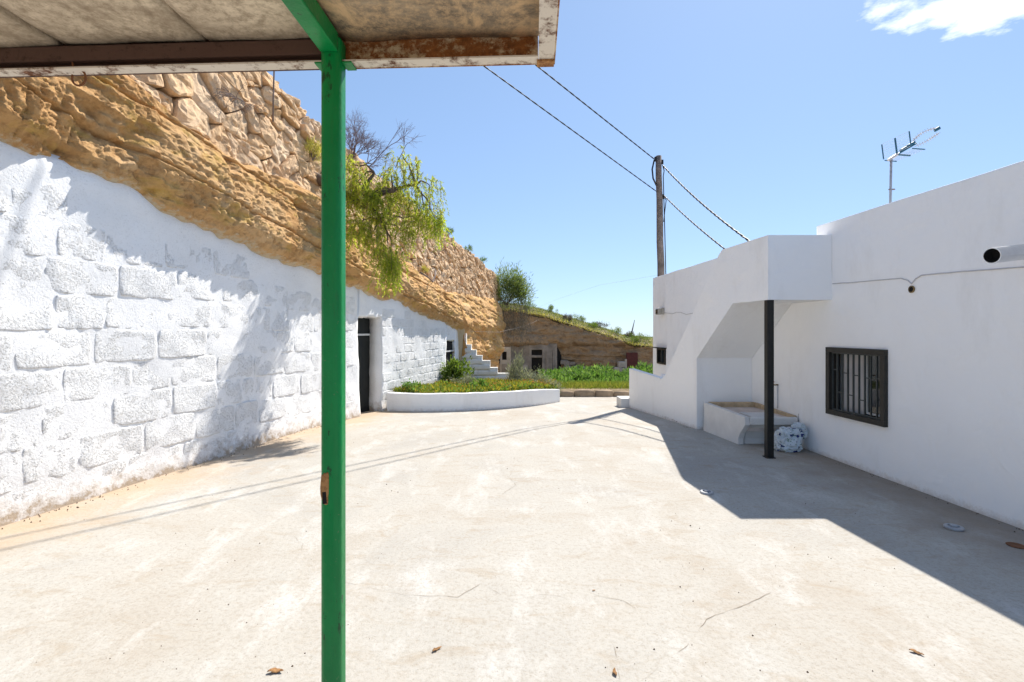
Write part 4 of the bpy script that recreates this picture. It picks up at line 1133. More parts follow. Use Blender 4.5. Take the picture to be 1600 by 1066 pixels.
cB = pz(5.50) + Vector((-.09, -.02, 0)); pB = Vector((-.536, 9.0, 6.6)); eB = cB + (pB - cB) * 1.95
cable('power_cable', cB, eB, .0, .0095, 'lower black cable from the pole up to the middle of the canopy edge')
cable('power_cable', pz(6.2) + Vector((.10, -.04, 0)), (4.16, 8.2, 3.085), .10, .014, 'upper twisted black cable from the pole down to the house parapet')
cable('power_cable', pz(5.34) + Vector((.11, -.04, .04)), (4.12, 9.05, 3.085), .05, .012, 'lower black cable from the pole down to the house parapet')
tag(MB().tube([(-1.45, 15.80, 1.66), (-.5, 18.5, 1.62), (.6, 22, 1.9), (1.5, 27.9, 2.3)], .0025, 5).build('thin_wire', M['cable_grey'], smooth=True), 'thin pale wire from the stepped wall across to the grassy cliff', 'wire')
tag(MB().tube([(4.05, 13.2, 3.2), (3.2, 17.8, 3.35), (2.2, 23, 3.2), (1.4, 28.3, 3.0)], .0022, 5).build('thin_wire', M['cable_grey'], smooth=True), 'thin pale wire hanging in the sky between the pole and the cliff', 'wire')

# ================================================================== PLANTER, KERB
pl = empty('planter_wall', (-.6, 11.2, -.2), 'low white curved planter wall with plants behind it', 'planter')
pth = [(-2.78, 10.72), (-2.2, 10.60), (-1.55, 10.62), (-1.05, 10.74), (-.58, 10.92), (-.1, 11.20), (.30, 11.52), (.62, 11.83), (.95, 12.25), (1.26, 12.70)]
pth_f = []
for i in range(len(pth) - 1):
    p0, p1, p2, p3 = pth[max(i - 1, 0)], pth[i], pth[i + 1], pth[min(i + 2, len(pth) - 1)]
    for q in range(5):
        t_ = q / 5
        f_ = lambda a, b, c, d: .5 * (2 * b + (c - a) * t_ + (2 * a - 5 * b + 4 * c - d) * t_ ** 2 + (3 * b - a - 3 * c + d) * t_ ** 3)
        pth_f.append((f_(p0[0], p1[0], p2[0], p3[0]), f_(p0[1], p1[1], p2[1], p3[1])))
pth_f.append(pth[-1])
A = np.array(pth_f); T = np.gradient(A, axis=0); T /= np.linalg.norm(T, axis=1, keepdims=True); Nn = np.stack([T[:, 1], -T[:, 0]], 1)
th = .15; n = len(A)
zt_ = np.interp(np.linspace(0, 1, n), [0, .5, .8, 1], [.285, .265, .215, .13]) + .006 * vnoise(np.arange(n) * .4, np.zeros(n), seed=81)
inn = A - Nn * th
zg = ground_z(A[:, 1]) - .08
Vq = []
for i in range(n):
    Vq += [(A[i, 0], A[i, 1], zg[i]), (A[i, 0], A[i, 1], zt_[i]), (inn[i, 0], inn[i, 1], zt_[i]), (inn[i, 0], inn[i, 1], zg[i])]
Fq = [(i * 4 + k_, (i + 1) * 4 + k_, (i + 1) * 4 + (k_ + 1) % 4, i * 4 + (k_ + 1) % 4) for i in range(n - 1) for k_ in range(4)] + [(0, 1, 2, 3), ((n - 1) * 4 + 3, (n - 1) * 4 + 2, (n - 1) * 4 + 1, (n - 1) * 4)]
build('low_wall', np.array(Vq), Fq, M['plaster'], pl, bevel=.012)
# bed soil between the planter wall, the long wall and the stepped wall
bs_ = []; bf_ = []
for i in range(n):
    for q in range(7):
        t_ = q / 6; xb = min(-1.72 + (inn[i, 0] + 2.78) * .78, 2.2); yb = 15.88
        bs_.append((inn[i, 0] * (1 - t_) + xb * t_, inn[i, 1] * (1 - t_) + yb * t_, (zt_[i] - .05) * (1 - t_) + (-.02 if xb < 0 else -.1) * t_))
bed = build('flower_bed', np.array(bs_), grid_faces(n, 7), M['soil'], smooth=True, fixn=False)
tag(bed, 'soil of the raised bed behind the white planter wall', kind='structure')
kb = empty('stone_kerb', (2.6, 14.25, gz(14.2)), 'low kerb of rough brown stones at the end of the yard', 'kerb')
x = 1.35
while x < 4.6:
    w_ = random.uniform(.20, .62)
    h__ = random.uniform(.13, .21)
    sd += 5
    bmk = bmesh.new(); bmesh.ops.create_cube(bmk, size=1); bmesh.ops.subdivide_edges(bmk, edges=bmk.edges, cuts=2, use_grid_fill=True)
    P = np.array([v.co[:] for v in bmk.verts]); P = P * (1 - .12 * (np.linalg.norm(P, axis=1, keepdims=True) > .72))
    P += .05 * np.stack([fbm(P[:, 0] * 2, P[:, 1] * 2, P[:, 2] * 2, seed=sd + k_) for k_ in range(3)], 1)
    P = P * np.array([w_ * 1.02, .24, h__ + .14]) + np.array([x + w_ / 2, 14.28, gz(14.2) + h__ / 2 - .07])
    build('stone', P, [tuple(v.index for v in f.verts) for f in bmk.faces], M['kerb_stone'], kb, smooth=True); bmk.free()
    x += w_ + .002
# ================================================================== CANOPY OVER THE CAMERA
e1 = Vector((-1, .045, 0)).normalized(); e2 = Vector((-.045, -1, 0)).normalized(); C = Vector((.125, 1.455, 0))
def cp(u, w, z): p = C + e1 * u + e2 * w; return Vector((p.x, p.y, z))
def cbox(mb, u0, u1, w0, w1, z0, z1):
    return mb.hexa([cp(u0, w0, z0), cp(u1, w0, z0), cp(u1, w1, z0), cp(u0, w1, z0)], [cp(u0, w0, z1), cp(u1, w0, z1), cp(u1, w1, z1), cp(u0, w1, z1)])
can = empty('canopy', cp(.66, .03, 0), 'old canopy roof of cement boards in a rusty steel frame on a green post', 'canopy')
ZC = 2.455
# edge angle, left of the post (brown inside, white underside) and right of it (rusty)
UP = .661
cbox(MB(), UP + .03, 3.6, .004, .042, ZC, ZC + .005).build('frame_flange', M['rust_white'], can)
cbox(MB(), UP + .001, 3.6, -.001, .004, ZC - .001, ZC + .152).build('frame_web', M['brown_steel'], can)  # webs carried up past the boards to keep light out of the joints
cbox(MB(), UP + .03, 3.6, .0045, .030, ZC + .030, ZC + .078).build('frame_tube', M['brown_steel'], can, bevel=.004)
cbox(MB(), .0465, UP - .03, .004, .042, ZC, ZC + .005).build('frame_flange', M['rust_white'], can)
cbox(MB(), .0465, UP - .001, -.001, .004, ZC - .001, ZC + .152).build('frame_web', M['rust_heavy'], can)
cbox(MB(), .0, .046, -.001, 3.2, ZC - .001, ZC + .005).build('side_flange', M['rust_white'], can)
cbox(MB(), -.004, .0, -.001, 3.2, ZC - .001, ZC + .152).build('side_web', M['rust_heavy'], can)
# boards lying on the frame, open joints between them
edges = [(.002, .650), (.658, 1.055), (1.068, 1.52), (1.534, 1.99), (2.0, 2.46), (2.47, 2.93), (2.94, 3.4)]
for q, (a, b) in enumerate(edges):
    us_ = np.linspace(a, b, 14); ws_ = np.linspace(.006, 3.2, 60)
    U, Wd = np.meshgrid(us_, ws_, indexing='ij')
    edgef = (np.abs((U - a) / (b - a) * 2 - 1) > .98)
    Zq = ZC + .079 + (.002 if q == 0 else .003 * (q % 3)) + .005 * fbm(U * 7, Wd * 7, seed=90 + q) + .004 * edgef
    jit = .006 * fbm(Wd * 9, U * 0 + q, seed=95) * edgef
    Pq = np.stack([C.x + e1.x * (U + jit) + e2.x * Wd, C.y + e1.y * (U + jit) + e2.y * Wd, Zq], -1).reshape(-1, 3)
    o = build('board', Pq, grid_faces(14, 60), M['board_dark'] if q == 0 else M['board'], can, fixn=False)
    so = o.modifiers.new('thick', 'SOLIDIFY'); so.thickness = .045; so.offset = -1 if False else 1
# unseen slab added as a light stopper above the joints
cbox(MB(), -.002, 3.5, .0, 3.2, ZC + .150, ZC + .17).build('light_stopper', M['board_dark'], can)
# green bearer and post
bear = cbox(MB(), UP - .027, UP + .027, .060, 3.0, ZC + .018, ZC + .074).build('bearer', M['green'], can, bevel=.004)
ps = MB().prism([(UP - .031, .0), (UP + .031, .0), (UP + .031, .060), (UP - .031, .060)], lambda u, w: cp(u, w, -.02), lambda u, w: cp(u, w, ZC + .076)).build('post', M['green'], can, bevel=.019, seg=5)
cbox(MB(), UP - .060, UP - .0312, .000, .046, ZC - .006, ZC - .0015).build('cap_plate', M['green'], ps, bevel=.001)
cbox(MB(), UP + .0312, UP + .052, .000, .046, ZC - .006, ZC - .0015).build('cap_plate', M['green'], ps, bevel=.001)
cbox(MB(), -.001, .05, -.002, .03, ZC - .008, ZC - .002).build('corner_plate', M['rust'], can)
# rusted-out patch on the post: ragged plate edge with a dark slot
pc = []
N_ = 26
for q in range(N_):
    a_ = 2 * math.pi * q / N_
    r_ = 1 + .14 * math.sin(3 * a_ + 1) + random.uniform(-.10, .10)
    pc.append((UP + .0135 + .0125 * r_ * math.copysign(abs(math.cos(a_)) ** .7, math.cos(a_)), 1.188 + .048 * r_ * math.copysign(abs(math.sin(a_)) ** .7, math.sin(a_))))
rp = MB().prism(pc, lambda u, z: cp(u, .050, z), lambda u, z: cp(u, .0613, z)).build('rust_patch', M['rust'], ps, bevel=.001)
sl = [(UP + .007, 1.143), (UP + .020, 1.141), (UP + .021, 1.176), (UP + .010, 1.178)]
MB().prism(sl, lambda u, z: cp(u, .058, z), lambda u, z: cp(u, .0618, z)).build('rust_hole', M['black'], rp)
cbox(MB(), UP + .0300, UP + .0325, .018, .040, 1.165, 1.205).build('rust_flake', M['rust'], ps)
# rusty ring hanging from the edge
rc = cp(1.16 + .31, .02, ZC - .018)
tor = MB().tube([rc + e1 * (.022 * math.cos(2 * math.pi * q / 22 + 1.3)) + Vector((0, 0, .024 * math.sin(2 * math.pi * q / 22 + 1.3))) for q in range(20)], .0032, 8)
tor.tube([rc + e1 * .016 + Vector((0, 0, .018)), rc + e1 * .020 + Vector((0, -.002, .055))], .0028, 6)
tag(tor.build('hanging_ring', M['rust_flat'], smooth=True), 'small rusty ring hanging from the canopy edge', 'ring')

# ================================================================== THINGS ON THE YARD FLOOR
def disc(name, x, y, r, h, mat, label, cat):
    o = empty(name, (x, y, 0), label, cat)
    MB().lathe((x, y, .0), [(r, 0), (r, h * .6), (r * .88, h), (r * .62, h), (r * .58, h * .55), (r * .40, h * .55)], 28).build('ring', mat, o, bevel=.002)
    MB().lathe((x, y, .0), [(r * .36, h * .3), (r * .36, h * 1.25), (r * .28, h * 1.45), (r * .05, h * 1.45)], 20).build('plug', mat, o)
disc('floor_socket', 1.985, 4.93, .066, .022, M['disc'], 'small grey metal floor socket at the edge of the house shadow', 'floor socket')
disc('floor_socket', 3.70, 4.05, .068, .022, M['disc'], 'larger grey metal floor socket lying in the house shadow', 'floor socket')
bmq = MB().lathe((3.88, 3.72, .001), [(.058, 0), (.060, .004), (.05, .008), (.02, .006)], 18)
tag(bmq.build('rusty_lid', M['rust_flat']), 'flat rusty brown lid on the shaded concrete near the wall', 'lid')

# cracks in the screed: thin open seams
def gpt(px, py):
    y = 1.65 * 755.6 / (py - 518.0); return ((px - 800) / 755.6 * y, y)
def crack(pts, wid):
    P_ = [gpt(*p) for p in pts]; F_ = []
    for a, b in zip(P_[:-1], P_[1:]):
        L_ = math.dist(a, b); m = max(2, int(L_ / .025))
        for q in range(m): F_.append((a[0] + (b[0] - a[0]) * q / m, a[1] + (b[1] - a[1]) * q / m))
    F_.append(P_[-1]); Aq = np.array(F_); n = len(Aq)
    nn = np.arange(n) + random.random() * 100
    Aq = Aq + .022 * np.stack([fbm(nn * .16, nn * 0, seed=5, oct=4), fbm(nn * .16, nn * 0 + 9, seed=6, oct=4)], 1)
    Tq = np.gradient(Aq, axis=0); Tq /= np.maximum(np.linalg.norm(Tq, axis=1, keepdims=True), 1e-6)
    N2 = np.stack([-Tq[:, 1], Tq[:, 0]], 1)
    w_ = .6 * wid * np.clip(.5 + 1.3 * vnoise(nn * .3, nn * 0, seed=7), .06, 1.4) * np.sin(np.linspace(.15, math.pi - .15, n)) ** .5
    zg_ = 0.008 * fbm(Aq[:, 0] * .7, Aq[:, 1] * .7, seed=3) + .0025
    Vq = np.concatenate([np.c_[Aq + N2 * w_[:, None] / 2, zg_], np.c_[Aq - N2 * w_[:, None] / 2, zg_]])
    Fq = [(i, i + 1, n + i + 1, n + i) for i in range(n - 1)]
    return build('crack', Vq, Fq, M['crack'], court, fixn=False)
crack([(1000, 1062), (1048, 1030), (1075, 1008), (1105, 966), (1150, 952), (1192, 935), (1238, 903)], .0042)
crack([(560, 912), (600, 926), (660, 932), (715, 934), (750, 915), (778, 930), (800, 940), (845, 931), (880, 935)], .0038)
crack([(930, 930), (975, 940), (1010, 958)], .003)
crack([(455, 835), (472, 850), (468, 868)], .003)
crack([(398, 908), (410, 922)], .004)
crack([(520, 905), (548, 912), (578, 922)], .003)
crack([(700, 720), (760, 716), (830, 722), (900, 720), (985, 724)], .006)
crack([(805, 728), (795, 745), (805, 758), (775, 780)], .005)
crack([(952, 985), (962, 1030), (968, 1062)], .004)
# scattered specks of grit, crumbs of leaf: nobody could count them
gm = MB()
def blob(mb, x, y, r, flat=.16, seed_=0):
    n = 6; V = [(x, y, .003 + r * flat * 2)]
    for k_ in range(n):
        a_ = 2 * math.pi * k_ / n; rr = r * random.uniform(.6, 1.3); V.append((x + rr * math.cos(a_), y + rr * math.sin(a_) * .8, -.004))
    mb.add(V, [(0, 1 + k_, 1 + (k_ + 1) % n) for k_ in range(n)])
for q in range(380):
    y = 1.9 + 7.0 * random.random() ** 1.6; x = random.uniform(-.95, .80) * y
    if x < -5.0 + .225 * y or x > 4.0: continue
    blob(gm, x, y, random.choice((.002, .0025, .003, .003, .004, .005, .007)))
for (px, py) in ((406, 849), (367, 876), (253, 891), (172, 961), (138, 914), (57, 1036), (10, 970), (255, 1035), (308, 968), (457, 1041), (252, 1010), (172, 1030), (330, 828), (777, 1050), (840, 893), (604, 757), (612, 767), (622, 769), (1063, 917), (964, 1012), (1450, 965), (1460, 1040), (1262, 1050), (1176, 993)):
    x, y = gpt(px, py); blob(gm, x, y, random.uniform(.006, .010))
for q in range(170):                                    # crumbs gathered along the foot of the long wall
    s = random.uniform(3.5, 9.5); p = W(s, 0, .03 + abs(random.gauss(0, .07)))
    blob(gm, float(p[0]) , float(p[1]), random.uniform(.003, .010), .35)
for q in range(160):
    y = random.uniform(3.0, 10); blob(gm, fx(y) - .02 - abs(random.gauss(0, .05)) - (.0 if y < 6.4 else .95), y, random.uniform(.003, .008))
tag(gm.build('grit', M['grit']), 'dark specks of grit and crumbs scattered over the yard', kind='stuff')
def dry_leaf(px, py, L_, rz, label):
    x, y = gpt(px, py); n = 9; V = []
    for q in range(n):
        t_ = q / (n - 1); w_ = .22 * L_ * math.sin(math.pi * (t_ * .9 + .07)) * random.uniform(.7, 1.2)
        for sgn_, zz_ in ((-1, .6), (0, 0.1), (1, .7)):
            lx, ly_ = (t_ - .5) * L_, sgn_ * w_ + .12 * L_ * math.sin(t_ * 3)
            V.append((x + lx * math.cos(rz) - ly_ * math.sin(rz), y + lx * math.sin(rz) + ly_ * math.cos(rz), .006 + .10 * L_ * zz_ * (1 - .4 * t_) + .05 * L_ * math.sin(q)))
    F_ = grid_faces(n, 3)
    o = build('dry_leaf', np.array(V), F_, M['dry_leaf'], smooth=True, fixn=False)
    so = o.modifiers.new('thick', 'SOLIDIFY'); so.thickness = .0012
    tag(o, label, 'leaf', 'dry leaves on the concrete')
dry_leaf(683, 1017, .055, .7, 'curled brown leaf on the concrete, right of the green post')
dry_leaf(962, 1052, .050, 1.5, 'brown leaf at the lower edge of the concrete in a pale streak')
dry_leaf(1432, 1022, .060, -.8, 'thin curled dry leaf on the sunlit concrete near the shadow edge')
dry_leaf(430, 1052, .075, .05, 'long split brown leaf on the concrete, left of the green post')
dry_leaf(928, 924, .022, .2, 'tiny dark leaf between two cracks in the concrete')

# ================================================================== PLANTS
def foliage_obj(name, parts, mat, parent=None):
    V = np.concatenate([p[0] for p in parts]); F = []; n = 0
    for p in parts: F.append(p[1] + n); n += len(p[0])
    return build(name, V, np.concatenate(F), mat, parent, fixn=False)

def branch_path(a, b, droop=0.0, wig=.06, n=9, seed_=0):
    a, b = np.array(a, float), np.array(b, float); L_ = np.linalg.norm(b - a); t_ = np.linspace(0, 1, n)
    P_ = a + (b - a) * t_[:, None]
    P_[:, 2] += droop * 4 * t_ * (1 - t_)
    w_ = np.stack([fbm(t_ * 3 + seed_, t_ * 0 + k_, seed=200 + seed_) for k_ in range(3)], 1) * wig * L_ * np.sin(np.pi * t_)[:, None]
    return P_ + w_

# ---- pepper tree leaning out over the wall
pt_ = empty('pepper_tree', (-3.55, 9.7, 5.2), 'drooping yellow green pepper tree spilling over the stone wall beside the green post', 'tree')
root = W(9.0, 4.50, -.35)[()]
def img(px, py, d_): return np.array([(px - 800) / 755.6 * d_, d_, 1.65 + (518 - py) / 755.6 * d_])
clumps = [  # px, py, depth, radius, strands, strand length
    (556, 300, 8.85, .28, 22, .75), (585, 312, 8.9, .30, 34, .60), (560, 360, 8.75, .25, 20, .60), (596, 345, 8.9, .28, 22, .55), (630, 318, 9.1, .32, 26, .70),
    (640, 285, 9.3, .33, 18, .75), (662, 335, 9.2, .30, 26, .70), (672, 300, 9.4, .26, 13, .75), (680, 352, 9.1, .22, 26, .65), (606, 400, 8.9, .22, 22, .60),
    (612, 420, 8.85, .20, 20, .72), (648, 350, 9.0, .22, 16, .55), (628, 372, 8.95, .22, 16, .60), (585, 370, 8.8, .24, 14, .60), (548, 270, 8.8, .22, 12, .65), (628, 250, 9.4, .25, 9, .6), (655, 262, 9.5, .22, 7, .6), (612, 285, 9.1, .25, 14, .6)]
br = MB(); P_l, D_l, N_l, L_l, W_l = [], [], [], [], []
P_o, D_o = [], []
fork = img(566, 322, 8.95)
br.tube([tuple(p) for p in branch_path(root, fork, .05, .05)], [.10, .10, .095, .09, .085, .08, .075, .07, .065], 8)
sec = [img(585, 270, 8.95), img(615, 300, 9.0), img(650, 290, 9.3), img(600, 350, 8.9)]
for q, s_ in enumerate(sec): br.tube([tuple(p) for p in branch_path(fork, s_, .10, .10, seed_=q)], np.linspace(.05, .022, 9).tolist(), 6)
for ci, (px, py, d_, r_, ns, sl_) in enumerate(clumps):
    c_ = img(px, py, d_)
    s_ = min(sec, key=lambda q: np.linalg.norm(q - c_))
    br.tube([tuple(p) for p in branch_path(s_, c_ + np.array([0, 0, .12]), .08, .12, seed_=ci + 10)], np.linspace(.02, .008, 9).tolist(), 5)
    for k_ in range(int(ns * (2.1 if px < 615 else 1.35))):
        st_ = c_ + rng.normal(size=3) * r_ * np.array([.55, .55, .42]) + np.array([0, 0, .12])
        out = rng.normal(size=3) * np.array([1, 1, .2]); out /= np.linalg.norm(out)
        Ls = sl_ * rng.uniform(.25, .80); m = max(6, int(Ls / .026))
        t_ = np.linspace(0, 1, m)
        pth_ = st_ + out * (.26 * np.sqrt(t_) * Ls ** .5)[:, None] * .8
        pth_[:, 2] += .10 * np.sin(t_ * 2.2) * Ls - Ls * t_ ** 1.5
        pth_ += .02 * rng.normal(size=(m, 3)).cumsum(0) * .4
        if k_ % 3 == 0: br.tube([tuple(p) for p in pth_[::3]], .0032, 3, cap=False)
        for sgn_ in (-1, 1, 0):
            d2 = out * .35 + rng.normal(size=(m, 3)) * .42; d2[:, 2] -= .75
            old = rng.random() < (.28 if ci not in (1, 8, 10) else .08)
            (P_o if old else P_l).append(pth_ + .006 * rng.normal(size=(m, 3))); (D_o if old else D_l).append(d2)
br.build('branch', M['bark'], pt_, smooth=True)
for (PP, DD, mt) in ((P_l, D_l, 'leaf_pepper'), (P_o, D_o, 'leaf_pepper_old')):
    PP = np.concatenate(PP); DD = np.concatenate(DD); k_ = len(PP)
    foliage_obj('crown', [leaf_quads(PP, DD, rvec(k_), rng.uniform(.045, .10, k_), rng.uniform(.009, .018, k_))], M[mt], pt_)

def bare_twigs(mb, start, dirn, L_, r_, depth, spread=.5, up=.0):
    n = 6; t_ = np.linspace(0, 1, n); d_ = np.array(dirn, float); d_ /= np.linalg.norm(d_)
    P_ = np.array(start) + d_ * (t_ * L_)[:, None] + np.cumsum(rng.normal(size=(n, 3)) * L_ * .035, 0) * t_[:, None]
    P_[:, 2] += up * t_ ** 2 * L_
    mb.tube([tuple(p) for p in P_], np.linspace(r_, r_ * .55, n).tolist(), 4 if depth < 2 else 6, cap=False)
    if depth == 0: return
    for k_ in range(rng.integers(3, 5)):
        i = rng.integers(2, n); d2 = d_ + rng.normal(size=3) * spread
        bare_twigs(mb, P_[i], d2, L_ * rng.uniform(.5, .8), r_ * .58, depth - 1, spread, up)
# bare crown behind it
bt_ = empty('bare_tree', (-3.6, 10.5, 5.3), 'leafless mauve grey tree top showing above the wall over the green foliage', 'tree')
mb = MB(); p0 = img(540, 272, 10.3)
for q in range(4): bare_twigs(mb, p0 + rng.normal(size=3) * .05, (.42 + .25 * q * .6 - .2, .1 * rng.normal(), 1.0 - .12 * q), .62, .016, 5, .42, -.10)
bare_twigs(mb, img(575, 262, 10.2), (.8, 0, .6), .6, .012, 3, .5, .1)
bare_twigs(mb, img(618, 262, 9.9), (.35, 0, 1), .5, .010, 2, .35, .2)
mb.build('crown', M['twig_mauve'], bt_)
# dry shrub and a dead stalk on the stone wall
ds_ = empty('dry_shrub', W(7.3, 5.2, -.2)[()], 'small dry grey shrub rooted between the big stones under the canopy', 'shrub')
mb = MB(); p0 = W(np.array(7.02), np.array(4.98), np.array(-.19))
for q in range(16): bare_twigs(mb, p0, (rng.normal() * .8 + .1, rng.normal() * .8, rng.normal() * .55 - .1), .26, .0045, 2, .5, -.5)
mb.build('twigs', M['twig'], ds_)
tag(MB().tube([tuple(p) for p in (W(7.75, 4.95, -.15), W(7.72, 5.35, -.12), W(7.7, 5.7, -.09), W(7.68, 6.1, -.08))], .012, 6).build('dead_stalk', M['twig'], smooth=True), 'thin dead stalk standing up from the stone wall below the canopy edge', 'stalk')
# grass tuft on the wall just left of the post
def bush(name, label, cat, c_, rad, nleaf, leafL, leafW, mat, group=None, droop=0.0, stems=7, stem_mat='twig', upright=.5, hollow=.45):
    o = empty(name, (c_[0], c_[1], c_[2]), label, cat, group)
    rad = np.array(rad); c_ = np.array(c_, float)
    nc = max(5, nleaf // 55); cl_ = rvec(nc); cl_[:, 2] = np.abs(cl_[:, 2]) * 1.1 - .1
    cl_ *= rng.uniform(hollow, 1.0, (nc, 1)); cl_ = c_ + np.array([0, 0, rad[2] * .25]) + cl_ * rad * np.array([1, 1, .85])
    pick = rng.integers(0, nc, nleaf)
    P_ = cl_[pick] + rng.normal(size=(nleaf, 3)) * rad * .17
    P_[:, 2] = np.maximum(P_[:, 2], c_[2] + .01)
    D_ = (P_ - c_) / rad * .6 + rng.normal(size=(nleaf, 3)) * .6; D_[:, 2] += upright - droop
    foliage_obj('foliage', [leaf_quads(P_, D_, rvec(nleaf), rng.uniform(.6, 1.2, nleaf) * leafL, rng.uniform(.7, 1.2, nleaf) * leafW)], M[mat], o)
    mb_ = MB()
    for q in range(stems):
        e_ = cl_[rng.integers(0, nc)]
        mb_.tube([tuple(p) for p in branch_path(c_ - np.array([0, 0, .03]), e_, .03, .1, 6, q)], np.linspace(.018, .006, 6).tolist() if rad[0] > .3 else np.linspace(.008, .003, 6).tolist(), 5)
    mb_.build('stem', M[stem_mat], o)
    return o
bush('grass_tuft', 'pale grass tuft on the stone wall at the left edge of the green post', 'grass tuft', W(8.85, 4.75, -.2)[()], (.16, .16, .22), 420, .16, .010, 'leaf_pepper_old', upright=.8)
bush('grass_tuft', 'pale grass tuft at the foot of the dry stones far along the wall', 'grass tuft', W(13.6, 3.25, -.1)[()], (.14, .14, .14), 200, .14, .010, 'leaf_pepper_old', upright=.5)

# ---- planter plants
def bed_z(x, y):
    i = int(np.argmin((inn[:, 0] - x) ** 2 + 0 * inn[:, 1])); t_ = min(max((y - inn[i, 1]) / max(15.88 - inn[i, 1], .3), 0), 1)
    return (zt_[i] - .05) * (1 - t_) + -.04 * t_
bush('round_bush', 'round bright green bush against the wall beside the far window', 'bush', (-1.66, 14.35, bed_z(-1.6, 14.3) + .05), (.46, .40, .62), 1500, .12, .045, 'leaf_bush', upright=.6)
bush('silver_shrub', 'pale silver sage shrub under the round green bush', 'shrub', (-1.35, 13.3, bed_z(-1.35, 13.3)), (.34, .28, .26), 700, .07, .018, 'leaf_silver')
bush('silver_shrub', 'pale silver grey shrub at the far end of the planter wall', 'shrub', (.92, 12.95, .0), (.40, .34, .34), 1100, .07, .018, 'leaf_silver')
bush('grey_shrub', 'grey brown bushy shrub behind the silver shrub in the bed', 'shrub', (.62, 14.6, -.12), (.46, .4, .60), 1200, .08, .020, 'leaf_silver')
bush('spiky_plant', 'tall pale feathery plant at the end of the stepped wall', 'plant', (.22, 15.0, -.12), (.34, .3, .80), 900, .16, .022, 'leaf_silver', upright=1.2)
bush('leafy_weed', 'bright green leafy weed just inside the middle of the planter', 'weed', (-.85, 11.6, bed_z(-.85, 11.6)), (.32, .26, .24), 650, .075, .030, 'leaf_green')
bush('leafy_weed', 'small green weed at the wall end of the planter', 'weed', (-2.25, 11.1, bed_z(-2.2, 11.1)), (.28, .24, .26), 500, .07, .030, 'leaf_green')
# low yellow green ground cover
def scatter(name, label, n, pts_fn, hmin, hmax, wmin, wmax, mat, lean=.5):
    P_ = np.array([pts_fn() for _ in range(n)])
    D_ = rng.normal(size=(n, 3)) * lean; D_[:, 2] = np.abs(D_[:, 2]) + 1 - lean * .5
    V, F = leaf_quads(P_, D_, rvec(n), rng.uniform(hmin, hmax, n), rng.uniform(wmin, wmax, n))
    return tag(build(name, V, F, M[mat], fixn=False), label, kind='stuff')
def bed_pt(h=.0, a=0., b=1.):
    i = rng.integers(0, n_in); t_ = a + (b - a) * rng.random() ** 1.2
    xb = min(-1.72 + (inn[i, 0] + 2.78) * .78, 2.2)
    x = inn[i, 0] * (1 - t_) + xb * t_ + rng.normal() * .05; y = inn[i, 1] * (1 - t_) + 15.7 * t_ + .04
    x = max(x, -5.2 + .225 * y + .1)
    patch = .5 + .5 * float(vnoise(np.array(x * 2.3), np.array(y * 2.3), seed=120))
    return (x, y, (zt_[i] - .05) * (1 - t_) - .04 * t_ + h * rng.random() * (.3 + patch))
n_in = len(inn)
scatter('ground_cover', 'yellow green succulent ground cover filling the raised bed', 15000, lambda: bed_pt(.13), .05, .13, .014, .03, 'leaf_yellow', .8)
scatter('weeds', 'fresh green weeds among the ground cover of the raised bed', 4500, lambda: bed_pt(.12, 0, .6), .05, .12, .02, .04, 'leaf_green', .8)
fm_ = MB()
for q in range(260):
    p = bed_pt(.05, 0, .7); s__ = rng.uniform(.012, .026)
    if p[0] < -.6 and rng.random() < .6: continue
    fm_.box((p[0], p[1], p[2] + .17), (s__, s__, s__ * .5), rz=rng.random() * 3)
tag(fm_.build('flowers', M['flower']), 'small orange flowers dotted over the raised bed', kind='stuff')
# second bed beyond the kerb: grass in front, tall weeds behind
def far_pt(y0, y1, x0=.7, x1=7.5, h=0):
    y = y0 + (y1 - y0) * rng.random(); x = x0 + (x1 - x0) * rng.random()
    return (x, y, float(terrain_z(0, y)) + h * rng.random())
scatter('meadow_grass', 'yellow green grass in front of the tall weeds beyond the kerb', 9000, lambda: far_pt(14.4, 17.5, .9, 5.0, .06), .10, .26, .010, .02, 'grass', .5)
scatter('tall_weeds', 'tall fresh green weeds growing before the cave cliff', 17000, lambda: (lambda p: (p[0], p[1], p[2] + (.25 + .75 * rng.random()) * (.55 + .45 * float(vnoise(np.array(p[0] * 1.6), np.array(p[1] * .9), seed=130))) * min(1.0, (p[1] - 16.2) * .28) * 1.05))(far_pt(16.8, 24.0, 1.3, 7.0)), .10, .26, .04, .09, 'leaf_green', .9)
for q, (x, y, s__) in enumerate(((2.6, 18.6, .55), (3.5, 19.2, .6), (4.3, 19.6, .55), (5.1, 20.3, .6), (3.0, 21.0, .75), (2.0, 19.5, .6))):
    lab = ('leafy green weed clump nearest the cave doorway', 'second leafy green weed clump to the right of the cave doorway', 'middle leafy green weed clump under the long cliff slot', 'leafy green weed clump closest to the dark red door', 'taller leafy weed clump set back in the weeds', 'low leafy weed clump directly behind the silver shrubs')[q]
    bush('weed_clump', lab, 'weeds', (x, y, float(terrain_z(0, y))), (s__, s__ * .8, s__ * .85), 800, .17, .06, 'leaf_green', 'leafy weeds before the cliff')
